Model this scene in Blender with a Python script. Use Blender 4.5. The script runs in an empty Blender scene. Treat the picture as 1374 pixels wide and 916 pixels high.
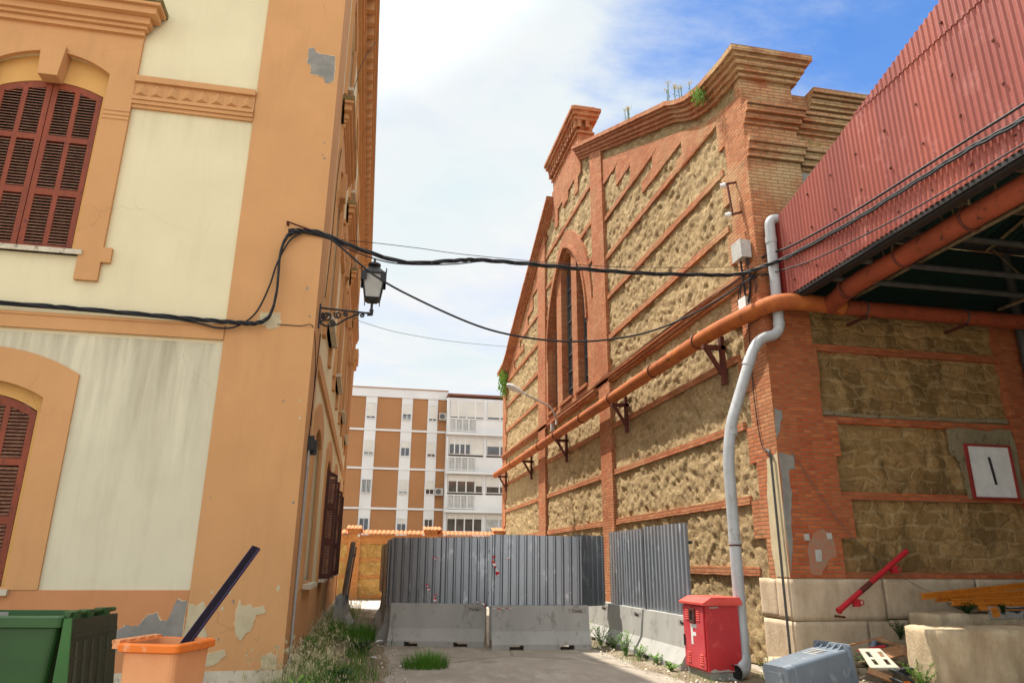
import bpy, math, random
from mathutils import Vector, Matrix, noise
from mathutils.geometry import tessellate_polygon
random.seed(7)
R = math.radians
scene = bpy.context.scene
col = scene.collection

# ------------------------------------------------------------------ materials
def mat(name, rough=0.8, metal=0.0, spec=0.3):
    m = bpy.data.materials.new(name); m.use_nodes = True
    nt = m.node_tree; b = nt.nodes['Principled BSDF']
    b.inputs['Roughness'].default_value = rough
    b.inputs['Metallic'].default_value = metal
    b.inputs['Specular IOR Level'].default_value = spec
    return m, nt, b
def N(nt, t, **kw):
    n = nt.nodes.new(t)
    for k, v in kw.items():
        if k in n.inputs: n.inputs[k].default_value = v
        else: setattr(n, k, v)
    return n
def pos(nt):
    return nt.nodes.new('ShaderNodeNewGeometry').outputs['Position']
def objc(nt):
    return nt.nodes.new('ShaderNodeTexCoord').outputs['Object']
def scaled(nt, vec, s):
    n = nt.nodes.new('ShaderNodeVectorMath'); n.operation = 'MULTIPLY'
    nt.links.new(vec, n.inputs[0]); n.inputs[1].default_value = s
    return n.outputs[0]
def noise_fac(nt, vec, scale, detail=4, lo=0.4, hi=0.6, rough=0.6):
    n = N(nt, 'ShaderNodeTexNoise', Scale=scale, Detail=detail, Roughness=rough)
    nt.links.new(vec, n.inputs['Vector'])
    r = N(nt, 'ShaderNodeMapRange'); r.inputs[1].default_value = lo; r.inputs[2].default_value = hi
    nt.links.new(n.outputs['Fac'], r.inputs[0])
    return r.outputs[0]
def mix(nt, f, a, b, mode='MIX'):
    m = nt.nodes.new('ShaderNodeMix'); m.data_type = 'RGBA'; m.blend_type = mode
    def put(s, v):
        if hasattr(v, 'is_output') or isinstance(v, bpy.types.NodeSocket): nt.links.new(v, s)
        elif isinstance(v, (int, float)): s.default_value = v
        else: s.default_value = (*v, 1)
    put(m.inputs[0], f); put(m.inputs[6], a); put(m.inputs[7], b)
    return m.outputs[2]
def math_(nt, op, a, b=None, c=None):
    m = nt.nodes.new('ShaderNodeMath'); m.operation = op
    for i, v in enumerate((a, b, c)):
        if v is None: continue
        if isinstance(v, bpy.types.NodeSocket): nt.links.new(v, m.inputs[i])
        else: m.inputs[i].default_value = v
    return m.outputs[0]
def bump(nt, b, h, strength=0.3, dist=0.01):
    n = N(nt, 'ShaderNodeBump', Strength=strength, Distance=dist)
    nt.links.new(h, n.inputs['Height']); nt.links.new(n.outputs[0], b.inputs['Normal'])
def sep(nt, v):
    s = nt.nodes.new('ShaderNodeSeparateXYZ'); nt.links.new(v, s.inputs[0]); return s.outputs
def comb(nt, x, y, z):
    c = nt.nodes.new('ShaderNodeCombineXYZ')
    for i, v in enumerate((x, y, z)):
        if isinstance(v, bpy.types.NodeSocket): nt.links.new(v, c.inputs[i])
        else: c.inputs[i].default_value = v
    return c.outputs[0]

def simple(name, c1, c2=None, scale=3, rough=0.7, metal=0, bs=0.1, bscale=40, local=False, streak=False, spec=0.3, c3=None, lo=.35, hi=.65):
    m, nt, b = mat(name, rough, metal, spec)
    v = objc(nt) if local else pos(nt)
    if c2 is None: c2 = tuple(x*0.8 for x in c1)
    vv = scaled(nt, v, (1, 1, .25)) if streak else v
    c = mix(nt, noise_fac(nt, vv, scale, 6, lo, hi), c1, c2)
    if c3: c = mix(nt, noise_fac(nt, scaled(nt, v, (1.3, 1.1, .8)), scale*2.3, 8, .56, .64, .7), c, c3)
    nt.links.new(c, b.inputs['Base Color'])
    if bs: bump(nt, b, noise_fac(nt, v, bscale, 5, 0, 1), bs, 0.01)
    return m

def stucco(name, c1, c2, stain, amt=1.0, streaks=.5, stain_zone=None):
    """painted render with soft blotches, fine grain, streaky grime"""
    m, nt, b = mat(name, 0.9, 0, .15)
    v = pos(nt)
    c = mix(nt, noise_fac(nt, v, .9, 5, .3, .7), c1, c2)
    s = noise_fac(nt, scaled(nt, v, (2.2, 2.2, .35)), 1.6, 7, .5, .78, .65)
    c = mix(nt, math_(nt, 'MULTIPLY', s, streaks), c, stain)
    sp = noise_fac(nt, v, 9, 8, .60, .75, .7)
    c = mix(nt, math_(nt, 'MULTIPLY', sp, .22*amt), c, stain)
    if stain_zone:   # dirty run-off under a ledge: a stain that belongs to the wall
        z0, z1, colr, k = stain_zone
        xyz = sep(nt, v)
        r = N(nt, 'ShaderNodeMapRange'); r.inputs[1].default_value = z0; r.inputs[2].default_value = z1
        nt.links.new(xyz[2], r.inputs[0])
        up = N(nt, 'ShaderNodeMapRange'); up.inputs[1].default_value = z1+.02; up.inputs[2].default_value = z1+.03
        up.inputs[3].default_value = 1; up.inputs[4].default_value = 0
        nt.links.new(xyz[2], up.inputs[0])
        f = math_(nt, 'MULTIPLY', r.outputs[0], up.outputs[0])
        st = noise_fac(nt, scaled(nt, v, (3.2, 3.2, .28)), 1.3, 7, .38, .66, .6)
        f = math_(nt, 'MULTIPLY', f, st); f = math_(nt, 'MULTIPLY', f, k)
        c = mix(nt, f, c, colr)
    wv = N(nt, 'ShaderNodeTexNoise', Scale=2.0, Detail=6); nt.links.new(v, wv.inputs['Vector'])
    ad = N(nt, 'ShaderNodeVectorMath'); ad.operation = 'MULTIPLY_ADD'; nt.links.new(wv.outputs['Color'], ad.inputs[0]); ad.inputs[1].default_value = (.6, .6, .6); nt.links.new(v, ad.inputs[2])
    ve = N(nt, 'ShaderNodeTexVoronoi', Scale=.55); ve.feature = 'DISTANCE_TO_EDGE'; nt.links.new(ad.outputs[0], ve.inputs['Vector'])
    cr = N(nt, 'ShaderNodeMapRange'); cr.inputs[1].default_value = 0; cr.inputs[2].default_value = .0045; cr.inputs[3].default_value = .3; cr.inputs[4].default_value = 0
    nt.links.new(ve.outputs['Distance'], cr.inputs[0])
    c = mix(nt, math_(nt, 'MULTIPLY', cr.outputs[0], noise_fac(nt, v, .7, 3, .58, .64)), c, tuple(q*.45 for q in stain))
    nt.links.new(c, b.inputs['Base Color'])
    g = noise_fac(nt, v, 60, 6, 0, 1); g2 = noise_fac(nt, v, 5, 4, 0, 1)
    h = math_(nt, 'ADD', math_(nt, 'MULTIPLY', g, .35), g2)
    bump(nt, b, h, .25, .012)
    return m

def brick(name, c1, c2, mortar, old=None, bump_s=.6, row=.062, wid=.25, msize=.011):
    m, nt, b = mat(name, 0.9, 0, .12)
    v = pos(nt); x, y, z = sep(nt, v)
    u = math_(nt, 'ADD', x, y)
    wob = noise_fac(nt, v, 2.2, 3, 0, 1)
    zz = math_(nt, 'ADD', z, math_(nt, 'MULTIPLY', wob, .03))
    vec = comb(nt, u, zz, 0)
    t = N(nt, 'ShaderNodeTexBrick', Scale=1.0)
    t.inputs['Brick Width'].default_value = wid; t.inputs['Row Height'].default_value = row
    t.inputs['Mortar Size'].default_value = msize; t.inputs['Mortar Smooth'].default_value = .3
    t.inputs['Color1'].default_value = (*c1, 1); t.inputs['Color2'].default_value = (*c2, 1); t.inputs['Mortar'].default_value = (*mortar, 1)
    t.inputs['Bias'].default_value = -.1
    nt.links.new(vec, t.inputs['Vector'])
    # tone of each brick
    cell = comb(nt, math_(nt, 'FLOOR', math_(nt, 'DIVIDE', u, wid/2)), math_(nt, 'FLOOR', math_(nt, 'DIVIDE', zz, row)), 0)
    wn = N(nt, 'ShaderNodeTexWhiteNoise'); nt.links.new(cell, wn.inputs['Vector'])
    c = mix(nt, math_(nt, 'MULTIPLY', wn.outputs['Value'], .45), t.outputs['Color'], (c1[0]*.45, c1[1]*.42, c1[2]*.42))
    c = mix(nt, math_(nt, 'MULTIPLY', noise_fac(nt, v, 1.1, 6, .42, .7), .5), c, (mortar[0]*.95, mortar[1]*.75, mortar[2]*.6))
    if old:
        f = noise_fac(nt, v, .8, 6, .44, .60, .65)
        f = math_(nt, 'MULTIPLY', f, .62)
        zr = N(nt, 'ShaderNodeMapRange'); zr.inputs[1].default_value = 6.2; zr.inputs[2].default_value = 8.6
        nt.links.new(z, zr.inputs[0])
        yr = N(nt, 'ShaderNodeMapRange'); yr.inputs[1].default_value = 14.5; yr.inputs[2].default_value = 10.9
        nt.links.new(y, yr.inputs[0])
        k = math_(nt, 'MULTIPLY', zr.outputs[0], yr.outputs[0])
        f = math_(nt, 'ADD', math_(nt, 'MULTIPLY', f, .35), math_(nt, 'MULTIPLY', math_(nt, 'ADD', math_(nt, 'MULTIPLY', f, 1.1), .12), k))
        hue = math_(nt, 'MULTIPLY', f, math_(nt, 'ADD', math_(nt, 'MULTIPLY', t.outputs['Fac'], -.6), 1.0))
        c = mix(nt, hue, c, old)
        dk = math_(nt, 'MULTIPLY', noise_fac(nt, scaled(nt, v, (1, 1, 2.5)), 2.4, 8, .56, .72, .7), .55)
        c = mix(nt, dk, c, (.11, .075, .04))
    nt.links.new(c, b.inputs['Base Color'])
    hgt = math_(nt, 'SUBTRACT', math_(nt, 'MULTIPLY', noise_fac(nt, v, 35, 6, 0, 1), .45), t.outputs['Fac'])
    hgt = math_(nt, 'ADD', hgt, math_(nt, 'MULTIPLY', wn.outputs['Value'], .3))
    bump(nt, b, hgt, bump_s, .016)
    return m

M = {}
M['ochre'] = stucco('ochre_render', (.60, .315, .138), (.53, .278, .12), (.36, .18, .085), .8, .28)
M['ochre_deep'] = stucco('ochre_recess', (.66, .37, .125), (.60, .33, .11), (.38, .2, .07), .6, .2)
M['ochre_base'] = stucco('ochre_base_render', (.56, .255, .115), (.50, .225, .10), (.3, .14, .07), 1.0, .35)
M['cream'] = stucco('cream_render', (.73, .64, .42), (.67, .585, .38), (.46, .38, .24), .6, .20, (7.4, 8.08, (.44, .38, .25), .35))
M['cream_low'] = stucco('cream_render_stained', (.68, .62, .45), (.60, .54, .39), (.42, .36, .25), 1.1, .42, (2.2, 4.54, (.30, .26, .18), .75))
M['cement'] = simple('grey_cement_patch', (.27, .25, .22), (.20, .19, .17), 6, .95, bs=.3, bscale=25)
M['filler'] = simple('pale_filler', (.55, .46, .29), (.46, .38, .24), 8, .9, bs=.3)
M['chip_edge'] = simple('torn_paint_edge', (.66, .50, .32), (.5, .33, .18), 14, .9, bs=.3)
M['mossy'] = simple('mossy_ledge', (.28, .17, .07), (.10, .09, .03), 3, .95, bs=.4, c3=(.06, .06, .025))
M['pale_stone'] = simple('pale_stone', (.62, .55, .42), (.50, .43, .32), 4, .85, bs=.25, c3=(.25, .21, .16))
M['shutter'] = simple('shutter_paint', (.27, .055, .020), (.19, .04, .016), 5, .55, bs=.15, c3=(.13, .03, .02), streak=True)
M['slat'] = simple('shutter_slat_paint', (.24, .11, .065), (.17, .065, .038), 9, .7, bs=.2, c3=(.30, .19, .11))
M['shutter_dark'] = simple('brown_shutter_paint', (.10, .03, .018), (.055, .02, .014), 5, .6, bs=.15)
M['dark'] = simple('dark_inside', (.015, .013, .011), (.01, .009, .008), 2, .9, bs=0)
M['brick'] = brick('red_brick', (.50, .14, .058), (.62, .26, .115), (.30, .16, .09), (.52, .35, .18), .9, .07, .27, .014)
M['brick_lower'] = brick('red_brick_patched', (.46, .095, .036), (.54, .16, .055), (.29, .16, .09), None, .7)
M['iron'] = simple('black_iron', (.02, .02, .022), (.03, .027, .025), 20, .5, .3, bs=.1, spec=.5)
M['cable'] = simple('black_cable_rubber', (.012, .012, .014), (.025, .025, .028), 30, .6, bs=0)
M['cable_grey'] = simple('grey_cable', (.12, .12, .12), (.08, .08, .08), 30, .6, bs=0)
M['pvc'] = simple('grey_pvc', (.42, .425, .43), (.34, .345, .345), 3, .45, bs=.03, c3=(.30, .29, .27), spec=.4)
M['pipe_orange'] = simple('orange_painted_pipe', (.43, .13, .03), (.30, .08, .024), 2.2, .75, bs=.2, bscale=12, c3=(.18, .05, .02), spec=.2)
M['pipe_rust'] = simple('rusty_red_pipe', (.30, .065, .028), (.22, .048, .022), 2.5, .6, bs=.3, bscale=20, c3=(.07, .025, .014), spec=.3)
M['rust'] = simple('rusty_iron', (.12, .03, .018), (.07, .02, .014), 12, .8, bs=.3)
M['galv_box'] = simple('grey_box_paint', (.45, .44, .41), (.38, .36, .33), 8, .6, bs=.1, c3=(.30, .2, .12))
M['white_paint'] = simple('white_paint', (.72, .72, .70), (.62, .62, .60), 5, .6, bs=.05)
M['glass_dark'] = simple('window_glass', (.03, .035, .04), (.06, .065, .07), 2, .08, bs=0, spec=.8)

# rubble infill of the hall wall
def stone_mat(name, c1, c2, c3, c4, bs=.9, scale=1.0, dirt=0.3, blotch=.25, courses=False):
    m, nt, b = mat(name, .95, 0, .1)
    v = pos(nt)
    c = mix(nt, noise_fac(nt, v, 2.2*scale, 6, .35, .65), c1, c2)
    c = mix(nt, noise_fac(nt, scaled(nt, v, (1, 1, 1.5)), 7*scale, 8, .5, .68, .7), c, c3)
    c = mix(nt, math_(nt, 'MULTIPLY', noise_fac(nt, v, 22*scale, 6, .52, .7, .7), .8), c, c4)
    c = mix(nt, math_(nt, 'MULTIPLY', noise_fac(nt, scaled(nt, v, (.8, .8, .3)), .9, 6, .5, .75), dirt), c, (.16, .12, .07))
    nt.links.new(c, b.inputs['Base Color'])
    c = mix(nt, math_(nt, 'MULTIPLY', noise_fac(nt, scaled(nt, v, (1, 1, .6 if courses else 1.3)), 1.5, 7, .52, .57, .6), blotch), c, (.12, .08, .035))
    c = mix(nt, math_(nt, 'MULTIPLY', noise_fac(nt, scaled(nt, v, (1.2, 1, 1)), 2.3, 7, .60, .66, .6), blotch), c, (c3[0]*1.05, c3[1]*1.0, c3[2]*.8))
    wv = N(nt, 'ShaderNodeTexNoise', Scale=3.0, Detail=3); nt.links.new(v, wv.inputs['Vector'])
    ad = N(nt, 'ShaderNodeVectorMath'); ad.operation = 'MULTIPLY_ADD'; nt.links.new(wv.outputs['Color'], ad.inputs[0]); ad.inputs[1].default_value = (.25, .25, .25); nt.links.new(scaled(nt, v, (1, 1, 1.6)), ad.inputs[2])
    vc = N(nt, 'ShaderNodeTexVoronoi', Scale=4.2*scale); vc.feature = 'F1'; nt.links.new(ad.outputs[0], vc.inputs['Vector'])
    tone = sep(nt, vc.outputs['Color'])[0]
    c = mix(nt, math_(nt, 'MULTIPLY', tone, .45), c, (c2[0]*.62, c2[1]*.58, c2[2]*.5))
    ve = N(nt, 'ShaderNodeTexVoronoi', Scale=4.2*scale); ve.feature = 'DISTANCE_TO_EDGE'; nt.links.new(ad.outputs[0], ve.inputs['Vector'])
    me_ = N(nt, 'ShaderNodeMapRange'); me_.inputs[1].default_value = .01; me_.inputs[2].default_value = .09; me_.inputs[3].default_value = .16; me_.inputs[4].default_value = 0
    nt.links.new(ve.outputs['Distance'], me_.inputs[0])
    joint = me_.outputs[0]
    if courses:      # rough squared stones laid in rows, wide smeared joints
        wn2 = N(nt, 'ShaderNodeTexNoise', Scale=2.4, Detail=5); nt.links.new(v, wn2.inputs['Vector'])
        ax_, ay_, az_ = sep(nt, wn2.outputs['Color']); x_, y__, z_ = sep(nt, v)
        uu = math_(nt, 'ADD', math_(nt, 'ADD', x_, y__), math_(nt, 'MULTIPLY', ax_, .75)); ww = math_(nt, 'ADD', z_, math_(nt, 'MULTIPLY', ay_, .34))
        bt = N(nt, 'ShaderNodeTexBrick', Scale=1.0); bt.inputs['Brick Width'].default_value = .46; bt.inputs['Row Height'].default_value = .24
        bt.inputs['Mortar Size'].default_value = .045; bt.inputs['Mortar Smooth'].default_value = .8
        bt.inputs['Color1'].default_value = (0, 0, 0, 1); bt.inputs['Color2'].default_value = (1, 1, 1, 1); bt.inputs['Mortar'].default_value = (.5, .5, .5, 1)
        nt.links.new(comb(nt, uu, ww, 0), bt.inputs['Vector'])
        c = mix(nt, math_(nt, 'MULTIPLY', sep(nt, bt.outputs['Color'])[0], .45), c, (c2[0]*.5, c2[1]*.48, c2[2]*.42))
        joint = math_(nt, 'MULTIPLY', bt.outputs['Fac'], .42)
        joint = math_(nt, 'MULTIPLY', joint, noise_fac(nt, v, 3.0, 5, .38, .58))
    c = mix(nt, joint, c, c3)
    nt.links.new(c, b.inputs['Base Color'])
    vo = N(nt, 'ShaderNodeTexVoronoi', Scale=9*scale); vo.feature = 'F1'
    nt.links.new(v, vo.inputs['Vector'])
    h = math_(nt, 'ADD', noise_fac(nt, v, 22*scale, 10, 0, 1, .8), math_(nt, 'MULTIPLY', vo.outputs['Distance'], -.5))
    if courses: h = math_(nt, 'SUBTRACT', h, math_(nt, 'MULTIPLY', bt.outputs['Fac'], .4))
    bump(nt, b, h, bs, .06)
    return m
M['rubble'] = stone_mat('rubble_stone', (.54, .39, .21), (.45, .315, .16), (.64, .49, .29), (.19, .125, .065))
M['front_stone'] = stone_mat('ashlar_rubble_stone', (.58, .36, .15), (.46, .28, .115), (.64, .46, .24), (.17, .10, .05), 1.0, .8, .4, .7, True)
M['yard_stone'] = stone_mat('yellow_stone_panel', (.60, .36, .12), (.46, .27, .09), (.68, .50, .25), (.30, .16, .06), .4, .5)

def block_stone(name, c1, c2, bw, bh, off, rough_face=1.0):
    m, nt, b = mat(name, .9, 0, .15)
    v = pos(nt); x, y, z = sep(nt, v)
    c = mix(nt, noise_fac(nt, v, 2.5, 6, .35, .65), c1, c2)
    c = mix(nt, math_(nt, 'MULTIPLY', noise_fac(nt, scaled(nt, v, (1, 1, .4)), 1.9, 8, .46, .66, .65), .65), c, (.27, .19, .11))
    c = mix(nt, math_(nt, 'MULTIPLY', noise_fac(nt, v, 30, 6, .55, .7), .22), c, (.22, .16, .1))
    nt.links.new(c, b.inputs['Base Color'])
    bump(nt, b, noise_fac(nt, v, 18, 9, 0, 1, .75), .5*rough_face, .03)
    return m
M['plinth'] = block_stone('limestone_block', (.60, .47, .33), (.52, .40, .27), .9, .5, 0)
M['loose_stone'] = block_stone('loose_limestone', (.60, .48, .32), (.50, .38, .24), .9, .5, 0, 1.6)

# metals / concrete / plastics
M['galv'] = simple('galvanised_sheet', (.34, .355, .38), (.25, .265, .285), 1.2, .33, .8, bs=.02, streak=True, c3=(.46, .48, .50), spec=.5)
M['barrier'] = simple('barrier_concrete', (.38, .365, .335), (.31, .30, .275), 1.6, .9, bs=.3, bscale=45, streak=True, c3=(.25, .24, .215))
M['red_sheet'] = simple('red_corrugated_sheet', (.36, .085, .052), (.28, .06, .038), 1.1, .5, .0, bs=.04, streak=True, c3=(.42, .14, .11), spec=.4)
_nt = M['red_sheet'].node_tree; _b = _nt.nodes['Principled BSDF']; _src = _b.inputs['Base Color'].links[0].from_socket
_oi = _nt.nodes.new('ShaderNodeObjectInfo')
_nt.links.new(mix(_nt, math_(_nt, 'MULTIPLY', _oi.outputs['Random'], .5), _src, (.24, .055, .042)), _b.inputs['Base Color'])
M['red_flash'] = simple('red_flashing', (.30, .035, .03), (.22, .03, .025), 2, .5, 0, bs=.05)
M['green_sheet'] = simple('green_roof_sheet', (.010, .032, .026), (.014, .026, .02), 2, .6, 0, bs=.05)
M['old_steel'] = simple('old_painted_steel', (.26, .19, .11), (.16, .12, .07), 10, .7, .2, bs=.2)
M['grey_tube'] = simple('grey_steel_tube', (.10, .10, .095), (.07, .07, .066), 6, .5, .4, bs=.1)
M['cab_red'] = simple('red_cabinet_paint', (.46, .018, .022), (.38, .014, .018), 2.5, .42, 0, bs=.04, c3=(.52, .05, .05), spec=.5)
M['cab_roof'] = simple('faded_red_paint', (.62, .085, .06), (.54, .06, .045), 4, .6, 0, bs=.05)
M['dirty_render'] = simple('mossy_cement_render', (.26, .215, .13), (.19, .155, .09), 3, .95, bs=.3, c3=(.12, .10, .055))
M['smear'] = simple('cement_smeared_brick', (.30, .19, .13), (.38, .15, .08), 9, .9, bs=.4, bscale=25, c3=(.26, .22, .18))
M['cab_door'] = simple('sunlit_side_red_paint', (.55, .075, .085), (.48, .05, .06), 3, .5, 0, bs=.05, c3=(.50, .025, .03))  # same red made lighter: sunlight on the door face painted into its colour
M['bare'] = simple('scraped_primer', (.36, .33, .30), (.28, .25, .22), 12, .8, bs=.2)
M['green_bin'] = simple('green_bin_plastic', (.03, .095, .022), (.022, .07, .016), 3, .42, 0, bs=.05, spec=.4)
M['green_edge'] = simple('light_green_bin_plastic', (.05, .145, .035), (.035, .11, .028), 3, .5, 0, bs=.05, spec=.3)
M['lid_dark'] = simple('dark_lid_inside', (.022, .03, .014), (.04, .04, .018), 4, .45, 0, bs=.05, spec=.5, c3=(.07, .06, .03))
M['orange_bin'] = simple('orange_bin_plastic', (.82, .20, .02), (.72, .16, .018), 2, .5, 0, bs=.05, spec=.3, c3=(.78, .33, .15))
M['orange_faded'] = simple('faded_orange_bin_plastic', (.78, .36, .16), (.70, .29, .12), 2.2, .6, 0, bs=.05, spec=.3)
M['grey_bin'] = simple('grey_bin_plastic', (.15, .18, .215), (.11, .135, .165), 2, .45, 0, bs=.06, spec=.45, c3=(.24, .27, .30))
M['purple_black'] = simple('dark_plank_paint', (.010, .007, .011), (.016, .011, .018), 6, .85, 0, bs=.05, spec=.08)
M['purple_edge'] = simple('violet_plank_edge', (.05, .03, .09), (.03, .02, .06), 6, .5, 0, bs=.0)
M['red_bar'] = simple('red_bar_paint', (.48, .02, .03), (.38, .015, .02), 6, .5, 0, bs=.1, c3=(.20, .03, .02))
M['yellow_steel'] = simple('yellow_beam_paint', (.62, .22, .02), (.50, .16, .015), 6, .5, 0, bs=.1, c3=(.30, .09, .02))
M['wood'] = simple('brown_wood', (.33, .17, .08), (.24, .115, .05), 5, .8, bs=.25, c3=(.42, .27, .15))
M['white_plastic'] = simple('cream_plastic', (.68, .64, .50), (.60, .56, .44), 4, .5, bs=.02)
M['tape_red'] = simple('barrier_tape_red', (.60, .02, .03), (.5, .02, .03), 4, .5, bs=0)
M['tape_white'] = simple('barrier_tape_white', (.75, .73, .72), (.65, .64, .63), 4, .5, bs=0)
M['lamp_glass'] = simple('frosted_lamp_glass', (.42, .41, .38), (.36, .35, .32), 6, .35, bs=.02)
M['slate'] = simple('black_slate', (.03, .04, .05), (.05, .06, .075), 5, .5, bs=.2)
M['tile'] = simple('terracotta_tile', (.62, .20, .07), (.50, .15, .05), 9, .8, bs=.2, c3=(.70, .42, .25))
M['yard_brick'] = brick('orange_yard_brick', (.56, .22, .075), (.62, .28, .10), (.50, .27, .12), None, .4)
M['apt_brown'] = simple('apartment_brown_render', (.36, .175, .075), (.31, .15, .065), .25, .9, bs=.05, c3=(.36, .155, .065))
M['apt_white'] = simple('apartment_white_render', (.66, .66, .66), (.58, .58, .58), .4, .9, bs=.05)
M['apt_blind'] = simple('roller_blind', (.60, .58, .53), (.52, .50, .46), 1, .7, bs=0)
M['apt_roof'] = simple('brown_roof_edge', (.20, .075, .05), (.16, .06, .04), 1, .8, bs=0)
M['curtain'] = simple('pale_curtain', (.45, .45, .43), (.30, .30, .29), 2, .8, bs=0)

def leaf_mat(name, c1, c2):
    m, nt, b = mat(name, .6, 0, .3)
    g = nt.nodes.new('ShaderNodeObjectInfo')
    c = mix(nt, noise_fac(nt, pos(nt), 7, 3, .35, .65), c1, c2)
    nt.links.new(c, b.inputs['Base Color'])
    tr = N(nt, 'ShaderNodeBsdfTranslucent'); nt.links.new(c, tr.inputs['Color'])
    ms = N(nt, 'ShaderNodeMixShader'); ms.inputs[0].default_value = .3
    out = nt.nodes['Material Output']
    nt.links.new(b.outputs[0], ms.inputs[1]); nt.links.new(tr.outputs[0], ms.inputs[2]); nt.links.new(ms.outputs[0], out.inputs['Surface'])
    return m
M['grass'] = leaf_mat('green_grass_blade', (.12, .22, .035), (.07, .15, .02))
M['grass_bright'] = leaf_mat('fresh_grass_blade', (.12, .28, .03), (.07, .18, .018))
M['straw'] = leaf_mat('dry_grass_blade', (.60, .53, .34), (.42, .37, .20))
M['leaf'] = leaf_mat('weed_leaf', (.19, .36, .05), (.12, .24, .03))
M['leaf_dark'] = leaf_mat('dark_weed_leaf', (.03, .08, .015), (.045, .10, .02))
M['stem_yellow'] = leaf_mat('yellow_flower_head', (.55, .42, .06), (.38, .30, .05))

# ------------------------------------------------------------------ mesh helpers
class MB:
    def __init__(s): s.v = []; s.f = []; s.sm = []
    def add(s, vs, fs, smooth=False):
        o = len(s.v); s.v += [tuple(v) for v in vs]; s.f += [tuple(i+o for i in f) for f in fs]; s.sm += [smooth]*len(fs); return s
    def box(s, x0, x1, y0, y1, z0, z1, mtx=None):
        vs = [(x, y, z) for z in (z0, z1) for y in (y0, y1) for x in (x0, x1)]
        if mtx: vs = [tuple(mtx @ Vector(v)) for v in vs]
        return s.add(vs, [(0, 2, 3, 1), (4, 5, 7, 6), (0, 1, 5, 4), (2, 6, 7, 3), (0, 4, 6, 2), (1, 3, 7, 5)])
    def hexa(s, b, t):   # bottom 4, top 4 corners (ccw from above)
        return s.add(list(b)+list(t), [(3, 2, 1, 0), (4, 5, 6, 7), (0, 1, 5, 4), (1, 2, 6, 5), (2, 3, 7, 6), (3, 0, 4, 7)])
    def tube(s, pts, r, n=10, caps=True, r2=None):
        pts = [Vector(p) for p in pts]; k = len(pts); rings = []
        t0 = (pts[1]-pts[0]).normalized()
        up = Vector((0, 0, 1)) if abs(t0.z) < .9 else Vector((1, 0, 0))
        nrm = t0.cross(up).normalized()
        for i, p in enumerate(pts):
            t = (pts[min(i+1, k-1)]-pts[max(i-1, 0)]).normalized()
            nrm = (nrm - t*nrm.dot(t))
            nrm = nrm.normalized() if nrm.length > 1e-6 else t.orthogonal().normalized()
            bi = t.cross(nrm)
            rr = r if r2 is None else r+(r2-r)*i/(k-1)
            rings.append([p+(nrm*math.cos(a)+bi*math.sin(a))*rr for a in [2*math.pi*j/n for j in range(n)]])
        vs = [v for q in rings for v in q]
        fs = [(i*n+j, i*n+(j+1) % n, (i+1)*n+(j+1) % n, (i+1)*n+j) for i in range(k-1) for j in range(n)]
        s.add(vs, fs, True)
        if caps:
            s.add(rings[0], [tuple(range(n-1, -1, -1))]); s.add(rings[-1], [tuple(range(n))])
        return s
    def plate(s, outer, holes, d0, d1, fr):
        """outline with holes in (u,v), from depth d0 (back) to d1 (front)"""
        loops = [outer]+list(holes)
        tris = tessellate_polygon([[Vector((u, v, 0)) for u, v in lp] for lp in loops])
        flat = [p for lp in loops for p in lp]; n = len(flat)
        F = [fr(u, v, d1) for u, v in flat]; B = [fr(u, v, d0) for u, v in flat]
        fs = []
        nrm_out = Vector(fr(0, 0, 1))-Vector(fr(0, 0, 0))
        for t in tris:
            a, b, c = (Vector(F[i]) for i in t)
            if (b-a).cross(c-a).length < 1e-9: continue
            if (b-a).cross(c-a).dot(nrm_out) < 0: t = t[::-1]
            fs.append(tuple(t)); fs.append(tuple(i+n for i in t[::-1]))
        o = 0
        for lp in loops:
            m = len(lp)
            for i in range(m):
                fs.append((o+i, o+(i+1) % m, n+o+(i+1) % m, n+o+i))
            o += m
        return s.add(F+B, fs)
    def sweep(s, path, prof, normals_up=False, closed_prof=True):
        pass
    def build(s, name, m, parent=None, loc=None):
        me = bpy.data.meshes.new(name); me.from_pydata(s.v, [], s.f)
        if any(s.sm): me.polygons.foreach_set('use_smooth', s.sm)
        me.materials.append(m); me.validate(); me.update()
        import bmesh
        if not any(s.sm) and len(s.f) < 60000:
            bm = bmesh.new(); bm.from_mesh(me); bmesh.ops.recalc_face_normals(bm, faces=bm.faces); bm.to_mesh(me); bm.free()
        o = bpy.data.objects.new(name, me); col.objects.link(o)
        if parent is not None:
            o.parent = parent
            if parent.type == 'EMPTY': o.location = -parent.location
        elif loc is not None:
            o.location = loc
        return o
def world_tag(o, label, cat, group=None, kind=None):
    if label: o['label'] = label
    if cat: o['category'] = cat
    if group: o['group'] = group
    if kind: o['kind'] = kind
    return o
def thing(name, label, cat, loc=(0, 0, 0), group=None):
    o = bpy.data.objects.new(name, None); col.objects.link(o); o.location = loc; o.empty_display_size = .2
    return world_tag(o, label, cat, group)
def struct(name, mb, m):
    o = mb.build(name, m); o['kind'] = 'structure'; return o
def part(root, name, mb, m):
    return mb.build(name, m, root)
def copy_tree(o, parent=None):
    c = o.copy(); col.objects.link(c)
    if parent is not None: c.parent = parent
    for ch in list(o.children): copy_tree(ch, c)
    return c

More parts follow.
